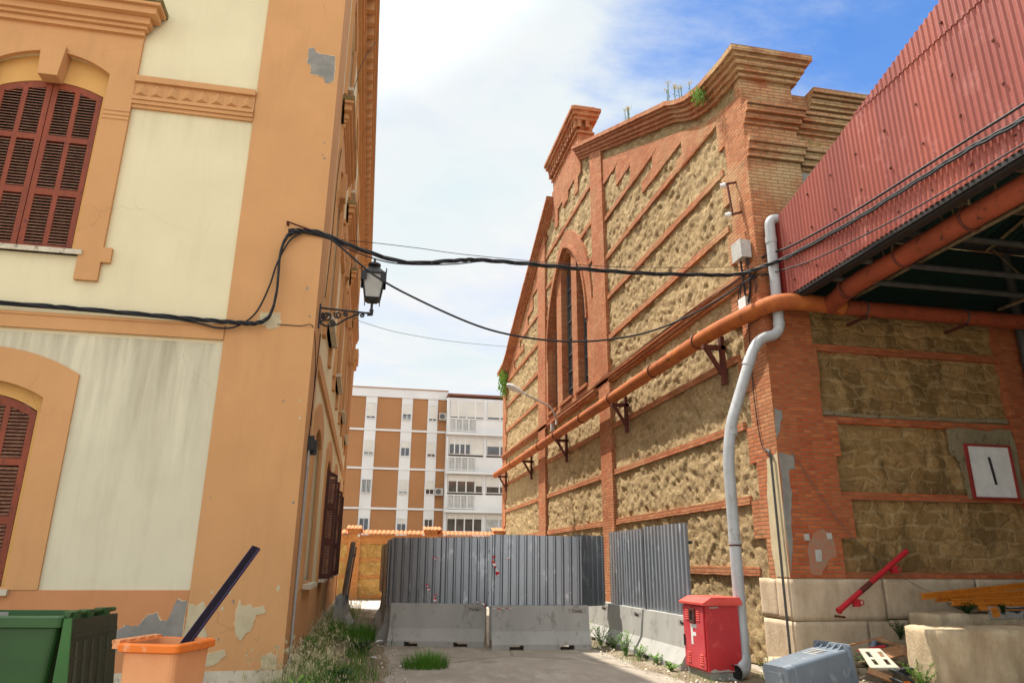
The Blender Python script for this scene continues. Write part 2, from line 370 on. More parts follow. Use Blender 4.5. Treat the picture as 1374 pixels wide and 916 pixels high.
def arc_top(u0, u1, v0, vs, rise, n=14):
    """rectangle with segmental arched top: v0 base, vs springing, rise"""
    p = [(u0, v0), (u1, v0), (u1, vs)]
    if rise > 0:
        w = (u1-u0)/2; c = (u0+u1)/2; r = (w*w+rise*rise)/(2*rise); cz = vs+rise-r
        a0 = math.asin(w/r)
        p += [(c+r*math.sin(a0-2*a0*i/n), cz+r*math.cos(a0-2*a0*i/n)) for i in range(1, n)]
    p += [(u0, vs)]
    return p
def smooth_path(pts, r, n=6):
    pts = [Vector(p) for p in pts]; out = [pts[0]]
    for i in range(1, len(pts)-1):
        a, b, c = pts[i-1], pts[i], pts[i+1]
        d1 = (a-b); d2 = (c-b); k = min(r, d1.length*.49, d2.length*.49)
        p, q = b+d1.normalized()*k, b+d2.normalized()*k
        for j in range(n+1):
            t = j/n; out.append(p*(1-t)**2+b*2*t*(1-t)+q*t*t)
    out.append(pts[-1]); return out
def spline(pts, sub=6):
    P = [Vector(p) for p in pts]; out = []
    for i in range(len(P)-1):
        p0, p1, p2, p3 = P[max(i-1, 0)], P[i], P[i+1], P[min(i+2, len(P)-1)]
        for j in range(sub):
            t = j/sub
            out.append(.5*((2*p1)+(-p0+p2)*t+(2*p0-5*p1+4*p2-p3)*t*t+(-p0+3*p1-3*p2+p3)*t**3))
    out.append(P[-1]); return out
def ragged(cx, cy, rx, ry, n=22, seed=0, amp=.3):
    rnd = random.Random(seed); out = []
    for i in range(n):
        a = 2*math.pi*i/n; k = 1+rnd.uniform(-amp, amp)
        out.append((cx+rx*k*math.cos(a), cy+ry*k*math.sin(a)))
    return out
def corr(mb, L, H, pitch, amp, trap=True, mtx=None, lower=None, upper=None, thick=.002, x0=0.0):
    """corrugated sheet in local x (length) / z (height), ribs in y; lower/upper give z of the edges at x"""
    xs = []
    x = 0.0
    prof = ([(0, 0), (.3, 0), (.42, 1), (.58, 1), (.7, 0)] if trap else [(i/8, .5-.5*math.cos(2*math.pi*i/8)) for i in range(8)])
    k = 0
    while True:
        done = False
        for fx, fy in prof:
            xx = (k+fx)*pitch
            if xx >= L: done = True; break
            xs.append((xx, fy*amp))
        if done: break
        k += 1
    xs.append((L, xs[-1][1]))
    vs = []
    for xx, yy in xs:
        lo = lower(xx+x0) if lower else 0; hi = upper(xx+x0) if upper else H
        for z in (lo, hi):
            vs.append((xx, yy, z)); vs.append((xx, yy+thick, z))
    if mtx: vs = [tuple(mtx @ Vector(v)) for v in vs]
    n = len(xs); fs = []
    for i in range(n-1):
        a, b = i*4, (i+1)*4
        fs += [(a, b, b+2, a+2), (a+1, a+3, b+3, b+1), (a+2, b+2, b+3, a+3), (a, a+1, b+1, b)]
    fs += [(0, 2, 3, 1), ((n-1)*4, (n-1)*4+1, (n-1)*4+3, (n-1)*4+2)]
    return mb.add(vs, fs)

# ------------------------------------------------------------------ camera
A, p_, r_, f_ = 0.1965027, 0.302966, -0.0071078, 951.1
def w2c(d):
    X, Y, z = d
    x = X*math.cos(A)-Y*math.sin(A); y = X*math.sin(A)+Y*math.cos(A)
    yy = y*math.cos(p_)+z*math.sin(p_); zz = -y*math.sin(p_)+z*math.cos(p_)
    return (x*math.cos(r_)-zz*math.sin(r_), x*math.sin(r_)+zz*math.cos(r_), -yy)
rows = [w2c(e) for e in ((1, 0, 0), (0, 1, 0), (0, 0, 1))]       # rows[i] = camera coords of world axis i
rot = Matrix(rows)                                               # camera-to-world
cd = bpy.data.cameras.new('camera'); cam = bpy.data.objects.new('camera', cd); col.objects.link(cam)
cam.matrix_world = Matrix.Translation((0, 0, 1.6)) @ rot.to_4x4()
cd.sensor_width = 36; cd.lens = f_/1374*36; cd.clip_start = .05; cd.clip_end = 2000
scene.camera = cam

# ------------------------------------------------------------------ light
sun_dir = Vector((.29, -.34, -.895)).normalized()      # direction the light travels
sd = bpy.data.lights.new('sun', 'SUN'); so = bpy.data.objects.new('sun', sd); col.objects.link(so)
sd.energy = 5.0; sd.angle = R(.55); sd.color = (1, .94, .84)
so.rotation_euler = sun_dir.to_track_quat('-Z', 'Y').to_euler(); so.location = (-20, 25, 60)
w = bpy.data.worlds.new('World'); scene.world = w; w.use_nodes = True
nt = w.node_tree; bg = nt.nodes['Background']; out = nt.nodes['World Output']
sky = nt.nodes.new('ShaderNodeTexSky'); sky.sky_type = 'NISHITA'; sky.sun_disc = False
el = math.asin(-sun_dir.z); az = math.atan2(-sun_dir.x, -sun_dir.y)
sky.sun_elevation = el; sky.sun_rotation = az; sky.dust_density = 0.2; sky.ozone_density = 4.0
nt.links.new(mix(nt, 1.0, sky.outputs[0], (.50, .82, 1.12), 'MULTIPLY'), bg.inputs['Color']); bg.inputs['Strength'].default_value = .125
dirv = nt.nodes.new('ShaderNodeTexCoord').outputs['Generated']
x, y, z = sep(nt, dirv)
# clouds lie on a flat layer high above: project the view direction onto it
zc = math_(nt, 'MAXIMUM', z, .06)
cv = comb(nt, math_(nt, 'DIVIDE', x, zc), math_(nt, 'DIVIDE', y, zc), 0)
n1 = noise_fac(nt, cv, .75, 9, .40, .62, .58)
# thick bank to the north and west, clear patch to the east
e = N(nt, 'ShaderNodeVectorMath'); e.operation = 'DOT_PRODUCT'; nt.links.new(dirv, e.inputs[0]); e.inputs[1].default_value = Vector((.60, .53, .60)).normalized()
clear = N(nt, 'ShaderNodeMapRange'); clear.interpolation_type = 'SMOOTHSTEP'
clear.inputs[1].default_value = .90; clear.inputs[2].default_value = .993; clear.inputs[3].default_value = 1.0; clear.inputs[4].default_value = 0.0
wisp = noise_fac(nt, scaled(nt, cv, (1.0, 1.6, 1)), 1.6, 9, .3, .7, .62)
nt.links.new(math_(nt, 'ADD', e.outputs['Value'], math_(nt, 'MULTIPLY', math_(nt, 'SUBTRACT', .5, wisp), .075)), clear.inputs[0])
fac = math_(nt, 'MULTIPLY', math_(nt, 'ADD', math_(nt, 'MULTIPLY', n1, .22), .84), clear.outputs[0])
fac = math_(nt, 'ADD', fac, math_(nt, 'MULTIPLY', n1, .10))
fac = math_(nt, 'MINIMUM', fac, 1.0)
cl = nt.nodes.new('ShaderNodeBackground')
cc = mix(nt, noise_fac(nt, cv, .8, 8, .40, .66), (1.0, 1.0, 1.0), (.82, .945, .985))
nt.links.new(cc, cl.inputs['Color'])
# clouds glow more around the sun
sg_ = N(nt, 'ShaderNodeVectorMath'); sg_.operation = 'DOT_PRODUCT'; nt.links.new(dirv, sg_.inputs[0]); sg_.inputs[1].default_value = -sun_dir
gl = N(nt, 'ShaderNodeMapRange'); gl.interpolation_type = 'SMOOTHSTEP'
gl.inputs[1].default_value = .78; gl.inputs[2].default_value = 1.0; gl.inputs[3].default_value = .60; gl.inputs[4].default_value = 2.9
nt.links.new(sg_.outputs['Value'], gl.inputs[0]); 
bk = N(nt, 'ShaderNodeMapRange'); bk.interpolation_type = 'SMOOTHSTEP'     # unseen clouds behind the camera brightened, added fill for the shaded fronts
bk.inputs[1].default_value = .15; bk.inputs[2].default_value = -.6; bk.inputs[3].default_value = 1.0; bk.inputs[4].default_value = 1.7
nt.links.new(y, bk.inputs[0])
nt.links.new(math_(nt, 'MULTIPLY', gl.outputs[0], bk.outputs[0]), cl.inputs['Strength'])
ms = nt.nodes.new('ShaderNodeMixShader')
nt.links.new(fac, ms.inputs[0]); nt.links.new(bg.outputs[0], ms.inputs[1]); nt.links.new(cl.outputs[0], ms.inputs[2])
nt.links.new(ms.outputs[0], out.inputs['Surface'])
scene.view_settings.view_transform = 'Standard'; scene.view_settings.look = 'None'
scene.view_settings.exposure = .66; scene.view_settings.gamma = 1
scene.render.engine = 'CYCLES'
scene.cycles.max_bounces = 6; scene.cycles.diffuse_bounces = 4

# ------------------------------------------------------------------ ground
def ground_mat(name, c1, c2, c3, bs=.3, cracks=True):
    m, nt, b = mat(name, .92, 0, .2)
    v = pos(nt)
    c = mix(nt, noise_fac(nt, v, .5, 6, .35, .65), c1, c2)
    c = mix(nt, noise_fac(nt, scaled(nt, v, (1.4, .5, 1)), 1.7, 8, .48, .68, .7), c, c3)
    c = mix(nt, math_(nt, 'MULTIPLY', noise_fac(nt, v, 45, 6, .5, .7), .5), c, tuple(q*.5 for q in c1))
    if cracks:
        vo = N(nt, 'ShaderNodeTexVoronoi', Scale=.27); vo.feature = 'DISTANCE_TO_EDGE'
        wn = N(nt, 'ShaderNodeTexNoise', Scale=2.5, Detail=5); nt.links.new(v, wn.inputs['Vector'])
        ad = N(nt, 'ShaderNodeVectorMath'); ad.operation = 'MULTIPLY_ADD'; nt.links.new(wn.outputs['Color'], ad.inputs[0]); ad.inputs[1].default_value = (.35, .35, 0); nt.links.new(v, ad.inputs[2])
        nt.links.new(ad.outputs[0], vo.inputs['Vector'])
        r = N(nt, 'ShaderNodeMapRange'); r.inputs[1].default_value = 0; r.inputs[2].default_value = .012; r.inputs[3].default_value = .5; r.inputs[4].default_value = 0
        nt.links.new(vo.outputs['Distance'], r.inputs[0])
        c = mix(nt, r.outputs[0], c, (.08, .065, .045))
    c = mix(nt, math_(nt, 'MULTIPLY', noise_fac(nt, v, 1.1, 4, .60, .68), .45), c, tuple(q*.42 for q in c1))
    c = mix(nt, math_(nt, 'MULTIPLY', noise_fac(nt, v, 5, 9, .58, .66, .75), .35), c, tuple(min(1, q*1.35) for q in c3))
    nt.links.new(c, b.inputs['Base Color'])
    bump(nt, b, noise_fac(nt, v, 30, 9, 0, 1, .7), bs, .02)
    return m
M['ground'] = ground_mat('worn_concrete', (.33, .285, .23), (.26, .22, .175), (.40, .35, .285))
M['soil'] = ground_mat('dry_soil', (.22, .17, .11), (.16, .12, .075), (.30, .25, .18), .8, False)
M['yardpave'] = ground_mat('bright_yard_concrete', (.55, .50, .43), (.48, .44, .37), (.60, .56, .48), .2)
struct('ground', MB().add([(-400, -400, 0), (400, -400, 0), (400, 400, 0), (-400, 400, 0)], [(0, 1, 2, 3)]), M['ground'])
# raised rough strip of earth by the ochre building, bumpy
def earth(name, x0, x1, y0, y1, nx, ny, h, base, m):
    mb = MB(); vs = []
    for j in range(ny+1):
        for i in range(nx+1):
            fx, fy = i/nx, j/ny
            x_ = x0+(x1-x0)*fx; y_ = y0+(y1-y0)*fy
            e_ = min(fx, 1-fx, fy*3, (1-fy)*3)*5
            x_ += noise.noise((x_*1.5, y_*.8, 3))*.15*(1 if 0 < fx < 1 else 1)
            vs.append((x_, y_, base-.03+min(1, e_)*(.035+h*(.5+.5*noise.noise((x_*2, y_*2, 1))))))
    fs = [(j*(nx+1)+i, j*(nx+1)+i+1, (j+1)*(nx+1)+i+1, (j+1)*(nx+1)+i) for j in range(ny) for i in range(nx)]
    mb.add(vs, fs, True); return struct(name, mb, m)
earth('soil_strip', -.9, .62, 7.2, 27, 14, 120, .07, .0, M['soil'])
earth('soil_strip', 4.35, 6.5, 9.0, 16.5, 16, 60, .04, .0, M['soil'])
earth('soil_strip', 5.7, 8.6, 8.3, 10.5, 24, 20, .06, .0, M['soil'])
struct('pavement', MB().add([(-.6, 27.5, .006), (40, 27.5, .006), (40, 34, .006), (-.6, 34, .006)], [(0, 1, 2, 3)]), M['yardpave'])
# ================================================================== OCHRE BUILDING
XL, YL = -.93, 10.1
FF = lambda u, v, d: (u, YL-d, v)
FA = lambda u, v, d: (XL+d, u, v)
ob = thing('ochre_building', 'ochre and cream rendered corner building with red louvred shutters', 'building', (-8, 19, 0))
HW = .70
FC = [-9.22, -5.02]; AC = [13.0, 17.1, 21.2, 25.3]
# rows: (sill, springing, rise)
ROWS = [(1.26, 3.45, .22), (5.71, 8.28, .17), (10.45, 12.35, .15)]
def wall_holes(cs): return [arc_top(c-HW-.17, c+HW+.17, a+.0, s+(.34 if 5 < s < 9 else .22), r+(.11 if 5 < s < 9 else 0)) for c in cs for a, s, r in ROWS]
TOPZ = 13.5
part(ob, 'wall', MB().plate([(-16, .3), (XL, .3), (XL, 4.5), (-16, 4.5)], [h for h in wall_holes(FC) if h[0][1] < 4], -.35, 0, FF), M['cream_low'])
part(ob, 'wall', MB().plate([(-16, 4.5), (XL, 4.5), (XL, TOPZ), (-16, TOPZ)], [h for h in wall_holes(FC) if h[0][1] > 4], -.35, 0, FF), M['cream'])
part(ob, 'wall', MB().plate([(YL+.35, .3), (28.9, .3), (28.9, TOPZ), (YL+.35, TOPZ)], wall_holes(AC), -.35, 0, FA), M['cream'])
part(ob, 'wall', MB().box(-16, XL-.36, 28.5, 28.88, .3, TOPZ).box(-16, -15.7, YL+.36, 28.5, .3, TOPZ), M['cream'])
mb = MB().box(-15.9, XL-.9, YL+.9, 28.4, 0.1, TOPZ-.1)
part(ob, 'dark_interior', mb, M['dark'])
# plinth
pl = MB().box(-16, XL+.035, YL-.035, YL+.3, -.05, .31).box(XL-.3, XL+.035, YL+.3, 28.95, -.05, .31)
part(ob, 'plinth', pl, M['pale_stone'])
# corner pilasters (one L-shaped mesh), belts, base bands
def ring(z0, z1, fu0, fu1, au0, au1, d, m, name):
    mb = MB()
    mb.box(fu0, fu1 if fu1 < XL-.1 else XL+d, YL-d, YL+.01, z0, z1)
    if au1: mb.box(XL-.01, XL+d, YL+.012 if au0 <= YL else au0, au1, z0, z1)
    return part(ob, name, mb, m)
ring(.305, TOPZ, -2.11, XL, YL, 11.35, .03, M['ochre'], 'corner_pilaster')
part(ob, 'end_pilaster', MB().box(XL-.01, XL+.07, 28.0, 28.95, .305, TOPZ), M['ochre'])
part(ob, 'end_pilaster', MB().box(XL-.01, XL+.22, 27.9, 28.97, 9.3, 9.75).box(XL-.01, XL+.16, 27.95, 28.96, 9.1, 9.3), M['ochre'])
part(ob, 'base_band', MB().box(-16, -2.113, YL-.024, YL+.01, .305, 1.25), M['ochre_base'])
part(ob, 'base_band', MB().box(XL-.01, XL+.024, 11.353, 27.995, .305, 1.20), M['ochre'])
part(ob, 'belt', MB().box(-16, -2.113, YL-.05, YL+.01, 4.55, 4.77).box(-16, -2.113, YL-.065, YL-.01, 4.73, 4.772), M['ochre'])
part(ob, 'belt', MB().box(XL-.01, XL+.05, 11.353, 27.995, 4.53, 4.77), M['ochre'])
# dentil bands between windows of the first floor
def dentil_front(u0, u1):
    mb = MB()
    mb.box(u0, u1, YL-.10, YL+.01, 8.52, 8.62); mb.box(u0, u1, YL-.05, YL+.005, 8.28, 8.52)
    mb.box(u0, u1, YL-.085, YL+.01, 8.215, 8.275); mb.box(u0, u1, YL-.065, YL+.01, 8.15, 8.212); mb.box(u0, u1, YL-.04, YL+.01, 8.09, 8.147)
    n = max(1, int((u1-u0)/.212)); s = (u1-u0)/n
    for i in range(n):
        c = u0+s*(i+.5); w_ = s*.40
        # pointed tooth: two tilted facets meeting in an edge, tapering up
        vs = [(c-w_, YL-.052, 8.30), (c+w_, YL-.052, 8.30), (c+w_, YL-.052, 8.42), (c, YL-.055, 8.515), (c-w_, YL-.052, 8.42), (c, YL-.10, 8.33), (c, YL-.10, 8.43)]
        mb.add(vs, [(0, 5, 6, 4), (5, 1, 2, 6), (4, 6, 3), (6, 2, 3), (0, 1, 5)])
    return part(ob, 'dentil_band', mb, M['ochre'])
dentil_front(-3.85, -2.115); dentil_front(-8.05, -6.19)
for a, b in ((14.17, 15.93), (18.27, 20.03), (22.37, 24.13)):
    mb = MB().box(XL-.01, XL+.10, a, b, 8.52, 8.62).box(XL-.01, XL+.05, a, b, 8.3, 8.52).box(XL-.01, XL+.08, a, b, 8.09, 8.29)
    k = a+.1
    while k < b-.1: mb.box(XL+.05, XL+.095, k, k+.1, 8.32, 8.5); k += .2
    part(ob, 'dentil_band', mb, M['ochre'])

def shutter_pair(c, a, s, rise, fr, d, m, ms, open_=False):
    """both leaves of a louvred shutter in one arched opening"""
    out = []
    for side in (-1, 1):
        u0, u1 = (c-HW, c-.006) if side < 0 else (c+.006, c+HW)
        full = arc_top(c-HW, c+HW, a, s, rise, 24)
        def topz(u):
            w_ = HW; r = (w_*w_+rise*rise)/(2*rise); return s+rise-r+math.sqrt(max(0, r*r-(u-c)**2))
        outer = [(u0, a), (u1, a)]+[(u1+(u0-u1)*i/8, topz(u1+(u0-u1)*i/8)) for i in range(9)]
        holes = []; mb2 = MB()
        cw = (u1-u0); st = .075
        cols = [(u0+st, u0+cw/2-st*.45), (u0+cw/2+st*.45, u1-st)]
        hgt = s-a
        rws = [(a+.10, a+.10+hgt*.30), (a+.10+hgt*.30+.10, a+hgt*.68), (a+hgt*.68+.09, None)]
        for (x0, x1) in cols:
            for (z0, z1) in rws:
                if z1 is None:
                    t0, t1 = topz(x0)-.10, topz(x1)-.10
                else: t0 = t1 = z1
                holes.append([(x0, z0), (x1, z0), (x1, t1), (x0, t0)])
                z_ = z0+.02
                while z_ < max(t0, t1)-.01:
                    # a slat ends where the arch cuts it
                    xa, xb = x0+.003, x1-.003
                    if z_ > min(t0, t1):
                        fr_ = (z_-min(t0, t1))/max(1e-6, abs(t1-t0))
                        if t0 < t1: xa = x0+(x1-x0)*fr_
                        else: xb = x1-(x1-x0)*fr_
                    if xb-xa > .02:
                        p = [fr(xa, z_-.012, d+.028), fr(xb, z_-.012, d+.028), fr(xb, z_+.02, d-.012), fr(xa, z_+.02, d-.012)]
                        q = [fr(xa, z_-.002, d+.028), fr(xb, z_-.002, d+.028), fr(xb, z_+.03, d-.012), fr(xa, z_+.03, d-.012)]
                        mb2.hexa(p, q)
                    z_ += .047
        leaf = MB().plate(outer, holes, d-.02, d+.022, fr)
        for zz in (a+.35, a+hgt*.5, a+hgt*.85):   # hinges / knobs
            uu = u0+.02 if side < 0 else u1-.06
            leaf.box(0, 1, 0, 1, 0, 1, Matrix.Identity(4)) if False else None
        out.append((leaf, mb2))
    return out
def window(c, row, fr, axis, open_=False):
    a, s, r = ROWS[row]
    root_ = None
    G = 'front' if axis == 'F' else 'side'
    HS = HW+.17
    # surround (frame raised from the wall), with arched opening and keystone
    if row == 0:
        outer = [(c-1.17, 1.253 if axis == 'F' else 1.203), (c+1.17, 1.253 if axis == 'F' else 1.203), (c+1.17, 3.93)]
        w_, ri = 1.17, .33; rr = (w_*w_+ri*ri)/(2*ri); a0 = math.asin(w_/rr); cz = 3.95+ri-rr
        outer += [(c+rr*math.sin(a0-2*a0*i/16), cz+rr*math.cos(a0-2*a0*i/16)) for i in range(0, 17)]+[(c-1.17, 3.93)]
        hole = arc_top(c-.80, c+.80, a+.03, 3.62, .22)
        sur = MB().plate(outer, [hole], -.01, .035, fr)
    elif row == 1:
        outer = [(c-1.17, 5.28), (c-.87, 5.28), (c-.87, 5.64), (c+.87, 5.64), (c+.87, 5.28), (c+1.17, 5.28), (c+1.17, 5.56), (c+1.29, 5.56), (c+1.29, 5.78), (c+1.17, 5.78), (c+1.17, 9.4), (c-1.17, 9.4), (c-1.17, 5.78), (c-1.29, 5.78), (c-1.29, 5.56), (c-1.17, 5.56)]
        hole = arc_top(c-.80, c+.80, 5.72, 8.60, .28)
        sur = MB().plate(outer, [hole], -.01, .06, fr)
        def bx(u0, u1, d0, d1, z0, z1, mb):
            vs = [fr(u, z, d) for z in (z0, z1) for d in (d0, d1) for u in (u0, u1)]
            mb.add(vs, [(0, 2, 3, 1), (4, 5, 7, 6), (0, 1, 5, 4), (2, 6, 7, 3), (0, 4, 6, 2), (1, 3, 7, 5)])
        for z0 in (7.84, 7.91, 7.98):
            for sg in (-1, 1): bx(min(c+sg*.81, c+sg*1.175), max(c+sg*.81, c+sg*1.175), .05, .072, z0, z0+.045, sur)
    else:
        outer = [(c-1.1, 10.12), (c+1.1, 10.12), (c+1.1, 13.1), (c-1.1, 13.1)]
        hole = arc_top(c-.80, c+.80, a+.02, 12.62, .2)
        sur = MB().plate(outer, [hole], -.01, .05, fr)
    wp = part(ob, 'window', sur, M['ochre'])
    def bx(u0, u1, d0, d1, z0, z1, mb):
        vs = [fr(u, z, d) for z in (z0, z1) for d in (d0, d1) for u in (u0, u1)]
        return mb.add(vs, [(0, 2, 3, 1), (4, 5, 7, 6), (0, 1, 5, 4), (2, 6, 7, 3), (0, 4, 6, 2), (1, 3, 7, 5)])
    # recessed inner frame the shutters hang in
    inner = MB().plate(arc_top(c-.885, c+.885, a-.02, s+(.40 if row == 1 else .24), r+(.12 if row == 1 else 0)), [arc_top(c-HW-.01, c+HW+.01, a+.005, s+.01, r)], -.20, -.10, fr)
    inner.build('inner_frame', M['ochre_deep'], wp)
    if row == 1:
        h = MB()   # hood: stepped cornice on top of the surround
        for z0, z1, d, e_ in ((9.32, 9.40, .12, .02), (9.403, 9.46, .17, .06), (9.463, 9.58, .22, .10), (9.583, 9.70, .32, .20), (9.703, 9.755, .38, .26)):
            bx(c-1.17-e_, c+1.17+e_, .055, d if axis == 'F' else .06+(d-.06)*.5, z0, z1, h)
        h.build('hood', M['ochre'], wp)
        h2 = MB(); bx(c-1.17-.27, c+1.17+.27, .0, .39 if axis == 'F' else .23, 9.758, 9.85, h2); h2.build('hood_ledge', M['mossy'], wp)
        k = MB()   # keystone block hanging from the lintel
        vs = [fr(u, z, d) for z, wd in ((8.42, .13), (8.93, .17)) for d in (-.08, .13) for u in (c-wd, c+wd)]
        k.add(vs, [(0, 2, 3, 1), (4, 5, 7, 6), (0, 1, 5, 4), (2, 6, 7, 3), (0, 4, 6, 2), (1, 3, 7, 5)])
        k.build('keystone', M['ochre'], wp)
    si = MB(); z_ = a
    bx(c-(.92 if row == 1 else .86), c+(.92 if row == 1 else .86), -.2, .085 if axis == 'F' else .16, a-.07, a+.0, si)
    si.build('sill', M['pale_stone'], wp)
    if axis == 'A' and row == 0:
        mS, mL = M['shutter_dark'], M['slat'] if c > 14 else M['shutter_dark']
    else: mS, mL = M['shutter'], M['slat']
    dpl = MB(); bx(c-.9, c+.9, -.34, -.30, a-.1, s+.5, dpl); dpl.build('dark_pane', M['glass_dark'], wp)
    if not open_:
        for leaf, slats in shutter_pair(c, a+.01, s, r, fr, -.13, mS, mL):
            lf = leaf.build('shutter', M['shutter'] if axis == 'F' or row else M['shutter_dark'], wp); slats.build('slat_panel', M['slat'] if axis == 'F' or row else M['slat'], wp)
    else:
        # leaves folded out from the wall at right angles, hinged at the jambs
        for sg in (-1, 1):
            u = c+sg*(HW+.10)
            for k_ in (0, 1):
                x0 = .02+k_*.0
            def fr2(uu, vv, dd, u=u, sg=sg): return fr(u+dd, vv, uu)
            lw = .27
            hgt = s-a
            holes = [[(.10, a+.1+i*hgt/3), (lw-.05, a+.1+i*hgt/3), (lw-.05, a+(i+1)*hgt/3-.03), (.10, a+(i+1)*hgt/3-.03)] for i in range(3)]
            lf = MB().plate([(.03, a), (lw, a), (lw, s-.02), (.03, s+.1)], holes, -.02, .02, fr2)
            sl = MB()
            for hh in holes:
                z1 = hh[0][1]+.01
                while z1 < hh[2][1]-.02:
                    p = [fr2(.10, z1, -.018), fr2(lw-.05, z1, -.018), fr2(lw-.05, z1+.03, .018), fr2(.10, z1+.03, .018)]
                    q = [fr2(.10, z1+.01, -.018), fr2(lw-.05, z1+.01, -.018), fr2(lw-.05, z1+.04, .018), fr2(.10, z1+.04, .018)]
                    sl.hexa(p, q); z1 += .055
            lf.build('open_shutter', M['shutter_dark'], wp); sl.build('slat_panel', M['slat'], wp)
    return wp
for c in FC:
    for row in (0, 1, 2): window(c, row, FF, 'F')
for i, c in enumerate(AC):
    for row in (0, 1, 2): window(c, row, FA, 'A', open_=(row == 0 and i in (1, 2)))
# eaves cornice: stepped profile round the corner, with brackets
for z0, z1, d in ((13.3, 13.42, .10), (13.423, 13.55, .16), (13.553, 13.66, .20), (13.95, 14.1, .40), (14.103, 14.3, .46)):
    mb = MB().box(-16, XL+d, YL-d, YL+.3, z0, z1).box(XL-.3, XL+d, YL+.3, 28.95+(d if z0 > 13.9 else .03), z0, z1)
    part(ob, 'cornice', mb, M['ochre'])
mb = MB().box(-16, XL+.12, YL-.12, YL+.3, 13.663, 13.947).box(XL-.3, XL+.12, YL+.3, 28.97, 13.663, 13.947)
k = 10.3
while k < 28.8: mb.box(XL+.12, XL+.36, k, k+.14, 13.70, 13.947); k += .42
k = -15.8
while k < XL: mb.box(k, k+.14, YL-.36, YL-.12, 13.70, 13.947); k += .42
part(ob, 'bracket_frieze', mb, M['ochre'])
part(ob, 'roof', MB().box(-16, XL+.47, YL-.47, 29.3, 14.303, 14.36), M['mossy'])
# vertical downpipe strips and brackets on the alley side
# patches where the paint has come off
def patch(pts, m, name, d=.034, fr=FF, t=.004):
    if name != 'chip':    # the torn edge of the paint layer round the bare spot
        cx = sum(p[0] for p in pts)/len(pts); cy = sum(p[1] for p in pts)/len(pts); r2 = random.Random(len(pts))
        big = []
        for p in pts:
            v = Vector((p[0]-cx, p[1]-cy)); L_ = v.length; v = v*((L_+.006+r2.random()*.014)/max(L_, 1e-5)); big.append((cx+v.x, cy+v.y))
        part(ob, 'paint_edge', MB().plate(big, [], d-.012, d+.0015, fr), M['chip_edge'])
    return part(ob, name, MB().plate(pts, [], d, d+t, fr), m)
def jag(pts, seed, amp=.02, sub=4):
    rnd = random.Random(seed); out = []
    for i in range(len(pts)):
        a, b = pts[i], pts[(i+1) % len(pts)]
        for k in range(sub):
            t = k/sub; out.append((a[0]+(b[0]-a[0])*t+rnd.uniform(-amp, amp), a[1]+(b[1]-a[1])*t+rnd.uniform(-amp, amp)))
    return out
patch(jag([(-1.40, 9.56), (-1.33, 9.60), (-1.28, 9.50), (-.97, 9.48), (-.96, 9.02), (-1.08, 8.94), (-1.14, 9.05), (-1.33, 9.10), (-1.34, 9.24), (-1.40, 9.30)], 1, .012), M['cement'], 'cement_patch')
patch(jag([(-1.66, 4.98), (-1.40, 5.0), (-1.38, 4.83), (-1.48, 4.76), (-1.58, 4.80), (-1.68, 4.84)], 2, .012), M['filler'], 'filler_patch')
patch(jag([(-3.0, .78), (-2.88, .80), (-2.80, .84), (-2.66, .84), (-2.56, .95), (-2.47, .99), (-2.40, .88), (-2.33, .90), (-2.28, 1.05), (-2.24, 1.14), (-2.13, 1.12), (-2.13, .56), (-3.1, .52)], 3, .012, 4), M['cement'], 'cement_patch', .026)
patch(jag([(-3.2, .72), (-3.05, .82), (-2.95, .75), (-2.9, .5), (-3.2, .45)], 13, .012, 4), M['filler'], 'filler_patch', .029)
patch(jag([(-2.10, 1.10), (-2.02, 1.06), (-1.93, 1.10), (-1.88, 1.0), (-1.90, .86), (-1.84, .70), (-2.10, .60)], 4, .01), M['filler'], 'filler_patch')
patch(jag([(-1.50, 1.12), (-1.46, 1.06), (-1.36, 1.08), (-1.34, 1.02), (-1.20, 1.06), (-1.18, .98), (-1.29, .95), (-1.31, .84), (-1.42, .66), (-1.50, .72), (-1.52, .9)], 5, .01), M['filler'], 'filler_patch')
patch(jag([(-1.93, .35), (-1.90, .46), (-1.74, .52), (-1.62, .55), (-1.60, .48), (-1.72, .38)], 6, .01), M['filler'], 'filler_patch')
patch(jag([(-1.16, .33), (-1.13, .46), (-1.05, .5), (-.98, .45), (-.98, .33)], 7, .01), M['filler'], 'filler_patch')
rnd = random.Random(31)
for i in range(20):
    if i < 8: u, v = XL-abs(rnd.gauss(0, .12))-.02, rnd.uniform(.35, 9)
    elif i < 17: u, v = rnd.uniform(-2.05, -1.0), rnd.uniform(.36, 1.3)
    else: u, v = rnd.uniform(-2.05, -1.0), rnd.uniform(1.5, 9.5)
    s0 = rnd.uniform(.006, .022)
    patch(ragged(min(u, XL-.03), v, s0, s0*rnd.uniform(.7, 2), 8, i, .45), M['filler'] if rnd.random() < .5 else M['cement'], 'chip', .030, FF, .002)
# thin steel conduit down the corner with a junction box
cp = MB(); cp.tube(smooth_path([(XL+.055, 10.72, 3.15), (XL+.055, 10.72, .02)], .02), .018, 8)
ct = thing('wall_conduit', 'thin pale conduit running down the ochre corner beside the weeds', 'pipe', (XL+.05, 10.72, 0))
part(ct, 'pipe', cp, M['pvc'])
part(ct, 'junction_box', MB().box(XL+.03, XL+.12, 10.68, 10.80, 3.15, 3.36).box(XL+.04, XL+.16, 10.81, 10.86, 3.10, 3.32), M['iron'])
part(ct, 'cable', MB().tube(spline([(XL+.04, 10.74, 3.36), (XL+.04, 10.9, 4.2), (XL+.045, 11.0, 4.9), (XL+.05, 10.95, 5.0)]), .008, 6), M['cable'])

